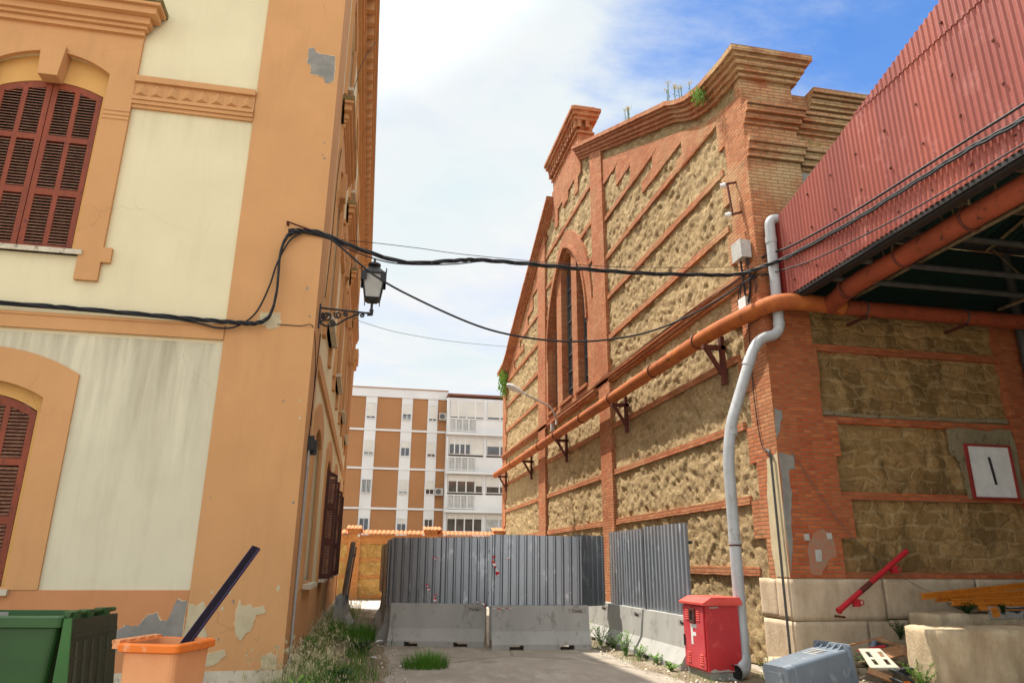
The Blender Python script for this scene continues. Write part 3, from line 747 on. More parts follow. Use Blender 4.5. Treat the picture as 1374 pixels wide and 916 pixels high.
# ================================================================== BRICK HALL (gabled)
XR, YR, YE = 6.6, 10.55, 35.15
FR = lambda u, v, d: (XR-d, u, v)          # facade towards the alley, u = Y
FX = lambda u, v, d: (u, YR-d, v)          # short side under the canopy, u = X
hall = thing('brick_hall', 'tall gabled hall of rough stone panels framed in red brick', 'building', (18, 23, 0))
YC = 22.85
def roofz(y):
    """underside of the gable cornice"""
    d = abs(y-YC); h = 12.3-d
    if h < 1.15: return 10.61+.12*max(0, h)
    # ease from the flat end block into the rake
    z = 10.75+.47*(h-1.15)
    e_ = 1-min(1, (h-1.15)/1.6)
    return z-.10*math.sin(math.pi*min(1, (h-1.15)/1.6))*1.0
WZ0 = 6.85
# the tall window: three lights under one pointed arch
WY0, WY1 = 20.76, 25.58; WC = (WY0+WY1)/2
LIGHTS = [(20.76, 21.92), (22.51, 23.92-.0), (24.54, 25.58)]
def pointed(y0, y1, zb, zs, apex, n=12):
    c = (y0+y1)/2; w_ = (y1-y0)/2; h = apex-zs
    Rr = (w_*w_+h*h)/(2*w_); p = [(y0, zb), (y1, zb)]
    a1 = math.atan2(h, Rr-w_)
    for i in range(n+1):
        a = a1*i/n; p.append((y1-Rr+Rr*math.cos(a), zs+Rr*math.sin(a)))
    for i in range(n-1, -1, -1):
        a = a1*i/n; p.append((y0+Rr-Rr*math.cos(a), zs+Rr*math.sin(a)))
    return p
def inside(poly, x, y):
    c = False; n = len(poly); j = n-1
    for i in range(n):
        if (poly[i][1] > y) != (poly[j][1] > y) and x < (poly[j][0]-poly[i][0])*(y-poly[i][1])/(poly[j][1]-poly[i][1])+poly[i][0]: c = not c
        j = i
    return c
ARCH_OUT = pointed(20.0, 26.0, 6.7, 9.3, 13.35)
ARCH_IN = pointed(20.55, 25.65, 6.86, 9.1, 12.72)
# --- rough stone infill as real relief
def d_p(y, z):
    p = noise.voronoi((y*3.0+.4*noise.noise((y*2, z*2, 1)), z*4.6, 1.5))[1][0]
    return (p.x*7.3, p.y*7.3, 3.3)
def rubble_h(y, z):
    h = .022*noise.noise((y*1.1, z*1.4, 0))+.010*noise.noise((y*4.5, z*6.0, 5))+.014*noise.noise((y*13, z*15, 9))+.018*noise.noise((y*27, z*30, 2))
    d = noise.voronoi((y*3.0+.4*noise.noise((y*2, z*2, 1)), z*4.6, 1.5))[0]
    h += .020*min(1, (d[1]-d[0])*4)-.012
    h += .016*noise.cell(d_p(y, z))
    pit = noise.noise((y*5.5, z*8.0, 11))
    if pit > .30: h -= min(.04, (pit-.30)*.18)
    return h
ys = [YR+.05]
while ys[-1] < YE-.1: ys.append(ys[-1]+.032+.0030*(ys[-1]-YR))
zs_ = []
zz = .02
while zz < 16.3: zs_.append(zz); zz += .05
mb = MB(); idx = {}; vs = []; fs = []
def keep(y, z):
    if z > roofz(y)+.15: return False
    if y < 18.6 or y > 27.1: return True
    return not inside(pointed(20.25, 25.8, 6.75, 9.2, 13.0), y, z)
for j in range(len(zs_)-1):
    for i in range(len(ys)-1):
        if keep((ys[i]+ys[i+1])/2, (zs_[j]+zs_[j+1])/2):
            q = []
            for a, b in ((i, j), (i, j+1), (i+1, j+1), (i+1, j)):
                if (a, b) not in idx:
                    idx[(a, b)] = len(vs); y_, z_ = ys[a], zs_[b]
                    vs.append((XR+.02-rubble_h(y_, z_)-.02, y_, z_))
                q.append(idx[(a, b)])
            fs.append(tuple(q))
mb.add(vs, fs, True)
part(hall, 'stone_infill', mb, M['rubble'])
# core so that light does not leak, and roof
core = MB().plate([(YR+.25, 0), (YE-.05, 0), (YE-.05, 10.9), (YC+.3, 16.2), (YC-.3, 16.2), (YR+.25, 10.9)], [pointed(20.4, 25.75, 6.8, 9.2, 12.9)], -.75, -.14, FR)
part(hall, 'gable_wall_core', core, M['brick'])
part(hall, 'dark_interior', MB().box(XR+.78, XR+.80, 19.6, 26.6, 6, 14), M['dark'])
rf = MB()
rf.add([(XR+.5, YR+.2, 10.4), (30, YR+.2, 10.4), (30, YC, 15.6), (XR+.5, YC, 15.6)], [(0, 1, 2, 3)])
rf.add([(XR+.5, YC, 15.6), (30, YC, 15.6), (30, YE-.2, 10.4), (XR+.5, YE-.2, 10.4)], [(0, 1, 2, 3)])
part(hall, 'roof', rf, M['tile'])
part(hall, 'back_wall', MB().box(XR+.8, 30, YE-.5, YE-.06, 0, 10.4).box(29.6, 30, YR+.3, YE-.5, 0, 10.4), M['front_stone'])

def clean(poly):
    out = []
    for p in poly:
        if not out or abs(p[0]-out[-1][0])+abs(p[1]-out[-1][1]) > 1e-4: out.append(p)
    return out
# --- brick borders: toothed quoin at the near corner, stepping up under the rake
def quoin_pts(sign, y_edge, seed):
    """inner edge of the corner quoin by height; returns list (y,z)"""
    rnd = random.Random(seed); z = 1.4; pts = []; k = 0
    while z < 9.6:
        w_ = (1.02 if k % 2 else .66)+rnd.uniform(-.06, .06)
        if seed == 1:
            w_ = {0: .74, 1: 1.0}[k % 2]+rnd.uniform(-.05, .05)
            if z < 3.4: w_ *= .92
        h = .63
        pts += [(y_edge+sign*w_, z), (y_edge+sign*w_, min(z+h, 9.7))]; z += h; k += 1
    return pts
def under_rake(y): return roofz(y)
def border(sign, y_edge, seed):
    """slabs a few courses tall: quoin teeth below, teeth following the rake above"""
    rnd = random.Random(seed); mb = MB(); z = 1.402; k = 0
    F_ = FR if sign > 0 else FR
    def ys_at(zz): return y_edge if zz < 10.52 else y_edge+sign*(1.15+(zz-10.45)/.47)
    lag = [.75, 1.9, 1.15, 1.5, .65, 2.2]
    while z < 14.55:
        h = .63 if z < 9.4 else .32
        if z < 9.4:
            w_ = (1.0 if k % 2 else .70)+rnd.uniform(-.06, .06)
            if z < 3.4: w_ *= .92
            yi = y_edge+sign*w_
        else:
            base = max(abs(ys_at(z+h)-y_edge), .0)
            yi = y_edge+sign*max(1.0, base+lag[k % 6]*(1 if z > 10.2 else .6)+rnd.uniform(-.15, .15))
            if abs(yi-YC) < 3.2: yi = YC-sign*3.2
        k += 1
        if (ys_at(z)-yi)*sign > 0: break
        mb.plate([(ys_at(z), z), (yi, z), (yi, z+h-.001), (ys_at(z+h), z+h-.001)], [], -.15, .05, F_)
        z += h
    return mb
part(hall, 'brick_quoin', border(1, YR, 1), M['brick'])
part(hall, 'brick_quoin', border(-1, YE, 2), M['brick'])
# masonry under the apex between the pilasters
part(hall, 'gable_brickwork', MB().plate([(20.9, 14.6), (20.9, 15.9), (24.8, 15.9), (24.8, 14.6), (24.45, 14.6), (24.45, 14.1), (24.0, 14.1), (24.0, 14.75), (23.3, 14.75), (23.3, 14.45), (22.5, 14.45), (22.5, 14.75), (21.7, 14.75), (21.7, 14.1), (21.25, 14.1), (21.25, 14.6)], [], -.12, .052, FR), M['brick'])
# pilasters beside the window, full height
def pil(y0, y1, top0, top1, ylow0, ylow1, m=M['brick']):
    p = [(ylow0, 0.0), (ylow1, 0.0), (ylow1, 6.5), (y1, 6.5), (y1, top1), (y0, top0), (y0, 6.5), (ylow0, 6.5)]
    part(hall, 'pilaster', MB().plate(clean(p), [], -.12, .10, FR), m)
pil(18.62, 19.75, 14.25, 14.8, 18.55, 19.5)
pil(25.95, 27.2, 14.7, 14.0, 26.1, 27.2)
# window surround: brick field below, pointed arch above
fieldp = [(19.752, 6.72), (25.948, 6.72), (25.948, 9.6)]
arch_r = pointed(20.0, 25.94, 6.72, 9.3, 13.3, 16)[2:]
surround = [(19.752, 6.72), (25.948, 6.72)]+[(25.948, 9.29)]+arch_r+[(19.99, 9.55), (19.752, 9.55)]
sur = part(hall, 'arched_window', MB().plate(clean(surround), [ARCH_IN], -.15, .075, FR), M['brick'])
# inner order of the arch with the three lights cut in
def clip_light(y0, y1):
    big = pointed(20.72, 25.62, 6.95, 9.1, 12.52, 40)
    ztop = lambda y: max((p[1] for p in [big[i] for i in range(2, len(big))] if False), default=0)
    c = (20.72+25.62)/2; w_ = (25.62-20.72)/2; h = 12.52-9.1; Rr = (w_*w_+h*h)/(2*w_)
    def zt(y):
        yy = y if y >= c else 2*c-y
        return 9.1+math.sqrt(max(0, Rr*Rr-(yy-(25.62-Rr))**2))
    n = 12
    return [(y0, 7.02), (y1, 7.02)]+[(y1+(y0-y1)*i/n, zt(y1+(y0-y1)*i/n)) for i in range(n+1)]
holes = [clip_light(a+.02, b-.02) for a, b in LIGHTS]
ARCH_MID = pointed(20.552, 25.648, 6.862, 9.1, 12.718)
MB().plate(ARCH_MID, holes, -.28, -.01, FR).build('mullion_frame', M['brick'], sur)
for a, b in LIGHTS:
    g = MB().plate(clip_light(a-.02, b+.02), [], -.275, -.265, FR); gl = g.build('glass_pane', M['glass_dark'], sur)
    fr_ = MB(); 
    for u in (a+.10, (a+b)/2-.02, b-.14): fr_.box(XR+.22, XR+.262, u, u+.05, 7.03, 11.2 if u < 21 or u > 25 else 11.9)
    z_ = 7.5
    while z_ < 11.4: fr_.box(XR+.225, XR+.26, a+.03, b-.03, z_, z_+.035); z_ += .62
    fr_.build('steel_frame', M['cable_grey'], sur)
    MB().box(XR-.10, XR+.27, a-.05, b+.05, 6.96, 7.02).box(XR-.13, XR+.0, a-.05, b+.05, 6.90, 6.957).build('sill', M['brick'], sur)
    # hood moulding
n = 16
outer_ = pointed(20.47, 25.73, 6.9, 9.1, 12.86, 20)[2:]; inner_ = pointed(20.57, 25.63, 6.9, 9.1, 12.70, 20)[2:]
MB().plate(outer_+inner_[::-1], [], .07, .13, FR).build('arch_moulding', M['brick'], sur)
# string courses and thin bands
def band(y0, y1, z, h=.14, d=.055, name='brick_band', m=M['brick']):
    # hand-laid courses: the edges wander a little
    n = max(2, int((y1-y0)/.14)); vs = []
    for i in range(n+1):
        y = y0+(y1-y0)*i/n; q = noise.noise((y*6.1, z*3, 1))*.010; w1 = noise.noise((y*4.3, z*5, 9))*.014; w2 = noise.noise((y*5.3, z*7, 4))*.014
        vs += [(XR-d+q, y, z-h/2+w1), (XR+.1, y, z-h/2+w1), (XR+.1, y, z+h/2+w2), (XR-d+q, y, z+h/2+w2)]
    fs = []
    for i in range(n):
        o = i*4; p = o+4
        fs += [(o, p, p+1, o+1), (o+2, p+2, p+3, o+3), (o+3, p+3, p, o)]
    fs += [(0, 1, 2, 3), (4*n, 4*n+3, 4*n+2, 4*n+1)]
    part(hall, name, MB().add(vs, fs), m)
def band_w(y0, y1, z): band(y0, y1, z)
for z in (2.68, 3.98, 5.24):
    band(YR+1.0, 18.552, z); band(19.502, 26.098, z); band(27.202, YE-.7, z)
band(YR+.9, 18.55, 1.5)
for i, z in enumerate((7.84, 9.07, 10.33, 11.6, 12.86)):
    a = YR+max(.95, (z-10.59+.35)/.47+1.15) if z > 9.5 else YR+.9
    if a < 18.4:
        band(a, 18.618, z); band(27.202, YE-(a-YR), z)
band(19.752, 20.5, 10.9); band(25.4, 25.948, 10.9); band(19.752, 21.2, 12.2); band(24.9, 25.948, 12.2); band(19.752, 25.948, 13.55)
# projecting string course below the window (three fillets), stepping under the sill
def string(y0, y1, z):
    part(hall, 'string_course', MB().box(XR-.14, XR+.1, y0, y1, z, z+.08).box(XR-.10, XR+.1, y0, y1, z-.09, z-.003).box(XR-.06, XR+.1, y0, y1, z-.15, z-.093), M['brick'])
string(YR+.02, 18.52, 6.66); string(18.5, 19.9, 6.664); string(19.9, 25.6, 6.55); string(25.6, YE-.02, 6.664)
# --- gable cornice: stepped profile swept along the rake with the flat end blocks
def rake(y0, y1, n=90):
    return [(y0+(y1-y0)*i/n, roofz(y0+(y1-y0)*i/n)) for i in range(n+1)]
CP = [(0, .10, .09), (.10, .20, .15), (.20, .32, .21), (.32, .40, .27), (.40, .52, .33)]   # (z0, z1, projection)
def cornice(y0, y1, ext0, ext1):
    mb = MB()
    pts = rake(y0, y1)
    for a, b, d in CP:
        vs = []
        for i, (y, z) in enumerate(pts):
            yy = y
            if i == 0: yy = y+(-d if ext0 < 0 else d)*abs(ext0)
            if i == len(pts)-1: yy = y+(d if ext1 > 0 else -d)*abs(ext1)
            d_ = d+noise.noise((yy*5, a*9, 2))*.010; wz = noise.noise((yy*3.1, 0, 7))*.012
            if i in (0, len(pts)-1): d_, wz = d, 0
            vs += [(XR-d_, yy, z+a+wz), (XR+.45, yy, z+a+wz), (XR+.45, yy, z+b-.002+wz), (XR-d_, yy, z+b-.002+wz)]
        m_ = len(pts); fs = []
        for i in range(m_-1):
            o = i*4; p = o+4
            fs += [(o, p, p+1, o+1), (o+1, p+1, p+2, o+2), (o+2, p+2, p+3, o+3), (o+3, p+3, p, o)]
        fs += [(0, 1, 2, 3), (4*m_-4, 4*m_-1, 4*m_-2, 4*m_-3)]
        mb.add(vs, fs)
    return part(hall, 'gable_cornice', mb, M['brick'])
cornice(YR, 21.05, -1, 0)
cornice(24.65, YE, 0, 1)
# apex block with dentilled cap
AB0, AB1 = 21.1, 24.6
part(hall, 'apex_block', MB().box(XR-.055, XR+.50, AB0, AB1, 15.0, 16.9), M['brick'])
cap = MB().box(XR-.12, XR+.55, AB0-.07, AB1+.07, 16.280, 16.350).box(XR-.22, XR+.62, AB0-.18, AB1+.18, 16.750, 16.890).box(XR-.30, XR+.68, AB0-.26, AB1+.26, 16.892, 17.050).box(XR-.36, XR+.74, AB0-.32, AB1+.32, 17.052, 17.190).box(XR-.2, XR+.6, AB0-.1, AB1+.1, 17.192, 17.380)
k = AB0-.1
while k < AB1+.1: cap.box(XR-.20, XR-.03, k, k+.14, 16.470, 16.750); k += .30
k = XR-.1
while k < XR+.5: cap.box(k, k+.14, AB0-.16, AB0+.0, 16.470, 16.750); cap.box(k, k+.14, AB1-.0, AB1+.16, 16.470, 16.750); k += .30
part(hall, 'apex_cap', cap, M['brick'])

# --- short side (towards the camera, under the canopy)
XE = 30
PX = 7.66       # inner edge of the corner pier
toothR = [(7.55, 1.4)]
k = 0; z = 1.4; tr = []
rnd = random.Random(4)
for z0, z1, xw in ((1.4, 2.02, 7.52), (2.02, 2.68, 7.80), (2.68, 3.34, 7.62), (3.34, 3.98, 7.72), (3.98, 4.6, 7.47), (4.6, 5.24, 7.50), (5.24, 6.4, 7.44)):
    tr += [(xw, z0), (xw, z1)]
pier = [(XR-.048, 1.402)]+tr+[(XR-.048, 6.4)]
part(hall, 'brick_quoin', MB().plate(clean(pier), [], -.2, .006, FX), M['brick_lower'])
part(hall, 'brick_quoin', MB().plate([(XR-.048, 6.402), (7.66, 6.402), (7.66, 10.62), (XR-.048, 10.62)], [], -.2, .006, FX), M['brick'])
# the wall surface between the piers: gentle relief
ux = [PX-.35+.05*i for i in range(int((11.6-PX+.35)/.05)+1)]
vz = [1.38+.05*i for i in range(int((10.2-1.38)/.05)+1)]
vs = []; fs = []
for z_ in vz:
    for x_ in ux:
        h = .035*noise.noise((x_*2.3, z_*3.2, 7))+.022*noise.noise((x_*7, z_*9, 3))+.012*noise.noise((x_*16, z_*18, 3))
        cx_ = noise.voronoi((x_*1.7+.3*noise.noise((x_, z_, 0)), z_*3.4, 4))[0]
        h += .03*min(1, (cx_[1]-cx_[0])*5)-.03
        vs.append((x_, YR+.10-h, z_))
nx = len(ux)
fs = [(j*nx+i, j*nx+i+1, (j+1)*nx+i+1, (j+1)*nx+i) for j in range(len(vz)-1) for i in range(nx-1)]
part(hall, 'stone_panel', MB().add(vs, fs, True), M['front_stone'])
part(hall, 'side_wall', MB().box(11.5, XE, YR+.06, YR+.5, 0, 10.2).box(XR+.15, 11.5, YR+.16, YR+.5, 0, 10.3), M['front_stone'])
for z in (2.70, 3.97, 5.24):
    part(hall, 'brick_band', MB().box(PX-.2, 11.25, YR+.035, YR+.2, z-.06, z+.06), M['brick_lower'])
part(hall, 'brick_band', MB().box(PX-.2, 11.25, YR+.03, YR+.2, 1.402, 1.50), M['brick_lower'])
part(hall, 'pilaster', MB().box(11.25, 12.1, YR-.01, YR+.2, 1.402, 9.3), M['brick_lower'])
part(hall, 'cement_fillet', MB().plate(jag([(7.5, 4.10), (9.2, 4.07), (11.2, 4.12), (11.2, 4.04), (9.2, 4.035), (7.5, 4.035)], 8, .012, 6), [], -.04, -.022, FX), M['dirty_render'])
# mouldings round the corner pier and recessed wall beyond
def course(z0, z1, dp, dw=None, back=.10):
    dw = dp if dw is None else dw
    mb = MB().box(XR-.044, PX+dp*.6, YR-dp, YR+.3, z0, z1)
    mb.box(PX+dp*.6+.001, 14, YR+back-dw, YR+.3, z0, z1)
    return part(hall, 'moulding', mb, M['brick'])
course(8.88, 9.00, .07); course(9.003, 9.14, .12); course(9.143, 9.27, .17)
course(9.60, 9.68, .05); course(9.683, 9.80, .12); course(9.803, 9.92, .19); course(9.923, 10.0, .23)
part(hall, 'parapet', MB().box(PX, 14, YR+.10, YR+.4, 8.8, 10.5), M['brick'])
mb = MB()
for i, (a, b, d) in enumerate(CP): mb.box(PX+.37, 14, YR+.10-d*.9, YR+.45, 10.05+a*.9, 10.05+b*.9-.003)
part(hall, 'parapet_cornice', mb, M['brick'])
mb = MB()
for a, b, d in CP: mb.box(XR+.452, PX+d, YR-d, YR+.4, 10.61+a, 10.61+b-.004)
for a, b, d in CP: mb.box(XR-.02, XR+.452, YR-d+.001, YR-.001, 10.608+a, 10.608+b-.004)
part(hall, 'pier_cap', mb, M['brick'])
part(hall, 'stone_strip', MB().box(PX+.001, 8.15, YR+.03, YR+.12, 6.5, 8.7), M['cement'])
# limestone plinth blocks at the corner and along the side
rnd = random.Random(3)
def rough_block(x0, x1, y0, y1, z0, z1, amp, seed, n=10, edge=.014):
    mb = MB(); sx = max(2, int((x1-x0)/.07)); sy = max(2, int((y1-y0)/.07)); sz = max(2, int((z1-z0)/.07))
    c = Vector(((x0+x1)/2, (y0+y1)/2, (z0+z1)/2)); hx = Vector(((x1-x0)/2, (y1-y0)/2, (z1-z0)/2)); rad = edge
    idx = {}; vs = []; fs = []
    def V(i, j, k):
        if (i, j, k) in idx: return idx[(i, j, k)]
        p = Vector((x0+(x1-x0)*i/sx, y0+(y1-y0)*j/sy, z0+(z1-z0)*k/sz))
        q = p-c; lim = hx-Vector((rad,)*3); cl_ = Vector([max(-lim[a], min(lim[a], q[a])) for a in range(3)])
        d = q-cl_; d = d.normalized()*rad if d.length > 1e-9 else d
        p = c+cl_+d; nn = noise.noise_vector((p.x*3+seed, p.y*3, p.z*3))*amp+noise.noise_vector((p.x*14, p.y*14+seed, p.z*14))*amp*.45
        idx[(i, j, k)] = len(vs); vs.append(tuple(p+nn)); return idx[(i, j, k)]
    for a in range(sx):
        for b in range(sy):
            fs.append((V(a, b, sz), V(a+1, b, sz), V(a+1, b+1, sz), V(a, b+1, sz))); fs.append((V(a, b, 0), V(a, b+1, 0), V(a+1, b+1, 0), V(a+1, b, 0)))
    for a in range(sx):
        for k in range(sz):
            fs.append((V(a, 0, k), V(a+1, 0, k), V(a+1, 0, k+1), V(a, 0, k+1))); fs.append((V(a, sy, k), V(a, sy, k+1), V(a+1, sy, k+1), V(a+1, sy, k)))
    for b in range(sy):
        for k in range(sz):
            fs.append((V(0, b, k), V(0, b, k+1), V(0, b+1, k+1), V(0, b+1, k))); fs.append((V(sx, b, k), V(sx, b+1, k), V(sx, b+1, k+1), V(sx, b, k+1)))
    mb.add(vs, fs, True); return mb
for i, (x0, x1, y0, y1, z0, z1) in enumerate(((XR-.06, 8.16, YR-.02, YR+.42, .785, 1.40), (8.17, 9.9, YR+.0, YR+.4, .80, 1.40), (9.91, 11.6, YR+.0, YR+.4, .80, 1.40), (11.61, 13.4, YR, YR+.4, .8, 1.4),
        (XR-.06, 7.80, YR-.02, YR+.9, .12, .78), (7.81, 9.3, YR+.0, YR+.4, .12, .79), (9.31, 11.3, YR+.0, YR+.4, .12, .79), (XR-.08, 7.5, YR-.06, YR+.7, -.2, .12),
        (XR-.05, XR+.3, YR+.43, YR+.95, .80, 1.40), (7.51, 11.3, YR-.03, YR+.4, -.2, .115))):
    part(hall, 'plinth_block', rough_block(x0, x1, y0, y1, z0, z1, .0035, i*3.1, edge=.008), M['plinth'])
# cement smears on the corner
def hpatch(pts, name, m, fr, d):
    part(hall, name, MB().plate(jag(pts, len(pts)+int(pts[0][1]*10), .012, 4), [], d-.01, d+.004, fr), m)
hpatch([(YR+.01, 3.36), (YR+.33, 3.30), (YR+.42, 2.7), (YR+.45, 1.9), (YR+.4, 1.42), (YR+.2, 1.42), (YR+.01, 1.42)], 'cement_patch', M['cement'] if False else M['filler'], FR, .052)
hpatch([(XR-.04, 4.10), (XR+.12, 4.05), (XR+.08, 3.9), (XR+.02, 3.7), (XR-.04, 3.6)], 'cement_patch', M['cement'], FX, .008)
hpatch([(XR-.04, 3.36), (XR+.22, 3.32), (XR+.24, 3.12), (XR+.1, 3.05), (XR+.13, 2.7), (XR+.06, 2.3), (XR+.05, 1.9), (XR-.04, 1.5)], 'cement_patch', M['cement'], FX, .008)
hpatch([(XR+.42, 2.10), (XR+.62, 2.16), (XR+.78, 2.06), (XR+.8, 1.75), (XR+.62, 1.66), (XR+.5, 1.46), (XR+.3, 1.46), (XR+.28, 1.8)], 'cement_patch', M['smear'], FX, .009)
for x_, z_ in ((6.86, 1.98), (7.26, 2.0)): part(hall, 'switch_box', MB().box(x_, x_+.08, YR-.03, YR, z_, z_+.10), M['galv_box'])
part(hall, 'vent_grille', MB().box(7.02, 7.13, YR-.02, YR, 1.66, 1.84), M['galv_box'])
# ================================================================== PIPES ON THE HALL
# big orange pipe on wall brackets
op = thing('overhead_pipe', 'long orange pipe on rusty brackets along the brick hall wall', 'pipe', (6.25, 22, 5.8))
OX = XR-.36
pts = smooth_path([(OX, 35.35, 5.8), (OX, 11.55, 5.82), (OX+.35, 10.12, 5.86), (7.25, 10.10, 5.86), (7.8, 10.12, 5.84)], .75, 10)
part(op, 'pipe', MB().tube([p for p in pts], .145, 20), M['pipe_orange'])
for y_ in (33.9, 28.4, 23.1, 17.3, 12.0):
    b_ = MB()
    b_.box(XR-.50, XR-.02, y_-.05, y_+.05, 5.53, 5.61)
    b_.box(XR-.14, XR-.06, y_-.05, y_+.05, 4.85, 5.80)
    q = [(XR-.46, y_-.045, 5.54), (XR-.38, y_-.045, 5.54), (XR-.38, y_+.045, 5.54), (XR-.46, y_+.045, 5.54)]
    b_.hexa([(XR-.14, y_-.04, 5.02), (XR-.08, y_-.04, 5.02), (XR-.08, y_+.04, 5.02), (XR-.14, y_+.04, 5.02)], q)
    bo = part(op, 'bracket', b_, M['rust'])
for y_ in (30.9, 25.8, 20.3, 14.7, 12.4, 17.6, 23.4):
    c_ = MB(); n = 20; t = .165
    ring_ = [(OX+math.cos(a)*t, y_, 5.81+math.sin(a)*t) for a in [2*math.pi*i/n for i in range(n)]]
    c_.tube(ring_+[ring_[0]], .014, 6, False)
    part(op, 'clamp', c_, M['rust'])
# rusty red branch that leaves it and runs towards the camera under the canopy
bp = thing('branch_pipe', 'rusty red pipe running out under the canopy from the pipe joint', 'pipe', (7.3, 8, 5.85))
part(bp, 'pipe', MB().tube(smooth_path([(7.55, 10.12, 5.84), (7.34, 9.3, 5.85), (7.36, -4, 5.87)], .4, 8), .15, 20), M['pipe_rust'])
for y_ in (9.35, 6.9, 4.0, 8.1):
    c_ = MB(); n = 20; t = .165
    ring_ = [(7.35+math.cos(a)*t, y_, 5.855+math.sin(a)*t) for a in [2*math.pi*i/n for i in range(n)]]
    c_.tube(ring_+[ring_[0]], .02, 6, False); part(bp, 'clamp', c_, M['rust'])
wp_ = thing('wall_pipe', 'dark red pipe along the shaded stone wall under the canopy', 'pipe', (9, 10.1, 5.8))
part(wp_, 'pipe', MB().tube([(7.82, 10.12, 5.84), (14.0, 10.12, 5.84)], .135, 18), M['pipe_rust'])
for x_ in (8.2, 10.2):
    part(wp_, 'bracket', MB().box(x_-.03, x_+.03, 10.05, 10.56, 5.66, 5.70), M['rust'])
    c_ = MB(); n = 20; t = .15
    ring_ = [(x_, 10.12+math.cos(a)*t, 5.84+math.sin(a)*t) for a in [2*math.pi*i/n for i in range(n)]]
    c_.tube(ring_+[ring_[0]], .014, 6, False); part(wp_, 'clamp', c_, M['grey_tube'])
rp = thing('side_drainpipe', 'grey vertical pipe on the shaded brick pilaster at the picture edge', 'pipe', (11.5, 10.4, 0))
part(rp, 'pipe', MB().tube([(11.70, 10.40, 7.3), (11.70, 10.40, 0)], .09, 16), M['grey_tube'])
part(rp, 'collar', MB().tube([(11.70, 10.40, 5.25), (11.70, 10.40, 5.12)], .102, 16), M['grey_tube'])
# grey rainwater downpipe, swan-necked, draining the canopy gutter
dp = thing('drainpipe', 'thick grey rainwater pipe bending round the brick corner to the ground', 'pipe', (5.6, 10.43, 0))
P1 = smooth_path([(7.10, 10.34, 7.50), (6.74, 10.34, 7.54), (6.74, 10.36, 6.9), (6.72, 10.37, 5.36), (6.36, 10.38, 5.26), (6.20, 10.40, 5.05), (5.69, 10.43, 3.75), (5.60, 10.43, 3.2), (5.585, 10.43, .32), (5.46, 10.34, .13)], .22, 8)
part(dp, 'pipe', MB().tube(P1, .089, 20, False), M['pvc'])
part(dp, 'spout', MB().tube(smooth_path([(5.585, 10.43, .36), (5.57, 10.42, .14), (5.36, 10.28, .12)], .12, 8), .104, 20, False).tube([(5.37, 10.287, .12), (5.34, 10.265, .12)], .116, 20, False), M['pvc'])
part(dp, 'dark_opening', MB().tube([(5.40, 10.30, .122), (5.401, 10.301, .122)], .092, 18), M['dark'])
for (a, b) in (((6.74, 10.355, 7.16), (6.74, 10.357, 7.04)), ((6.725, 10.37, 5.58), (6.72, 10.37, 5.50)), ((6.14, 10.405, 4.90), (6.08, 10.407, 4.76)), ((5.70, 10.43, 3.70), (5.69, 10.43, 3.60)), ((5.60, 10.43, 1.96), (5.60, 10.43, 1.93)), ((5.588, 10.43, .62), (5.588, 10.43, .50))):
    part(dp, 'collar', MB().tube([a, b], .098, 20), M['pvc'])
part(dp, 'strap', MB().tube([(5.60, 10.43, 1.90), (5.60, 10.43, 1.875)], .098, 18), M['rust'])

# ================================================================== CANOPY
cn = thing('corrugated_canopy', 'open shed canopy with faded red corrugated cladding beside the hall', 'canopy', (9, 4, 0))
CXX = 6.9
ctop = lambda y: 7.56+(10.3-y)*.258 if y > 1.5 else 7.56+8.8*.258-(1.5-y)*.258
def cl_m(y0): # local x -> -Y, y -> -X (outward), z up
    return Matrix(((0, -1, 0, CXX), (-1, 0, 0, y0), (0, 0, 1, 0), (0, 0, 0, 1)))
Y0 = 10.30
y_ = Y0; i = 0
rnd = random.Random(2)
while y_ > -7:
    w_ = .655
    o_ = .004*(i % 2)
    m_ = Matrix.Translation((-o_, 0, 0)) @ cl_m(y_)
    lo = lambda x: 6.03
    up = lambda x, y0=y_: min(8.20, ctop(y0-x)-.015)
    s_ = MB(); corr(s_, w_+.03, 0, .094, .026, False, m_, lo, up)
    part(cn, 'cladding_sheet', s_, M['red_sheet'])
    if ctop(y_-w_) > 8.18:
        s_ = MB()
        lo2 = lambda x: 8.12; up2 = lambda x, y0=y_: max(8.121, ctop(y0-x))
        corr(s_, w_+.03, 0, .094, .026, False, Matrix.Translation((-.012, 0, 0)) @ m_, lo2, up2)
        part(cn, 'cladding_sheet', s_, M['red_sheet'])
    y_ -= w_; i += 1
for zrow in (6.22, 6.9, 7.5, 8.3, 8.8):
    y_ = 10.0
    while y_ > 3:
        if zrow < ctop(y_)-.15: part(cn, 'fixing_bolt', MB().box(CXX-.045, CXX-.02, y_-.013, y_+.013, zrow-.012, zrow+.012), M['rust'])
        y_ -= .62
part(cn, 'flashing', MB().box(CXX-.035, CXX+.03, 10.305, 10.42, 6.02, 7.6), M['red_flash'])
part(cn, 'shade_sheet', MB().box(CXX+.08, 19.8, 10.46, 10.475, 5.98, 7.35), M['green_sheet'])  # added dark sheet, stands in for the deep shade above the wall pipe
part(cn, 'edge_angle', MB().box(CXX-.01, CXX+.06, -6.9, 10.4, 5.965, 6.025), M['iron'])
part(cn, 'edge_angle', MB().box(CXX+.02, CXX+.16, -6.9, 10.4, 5.93, 5.962), M['iron'])
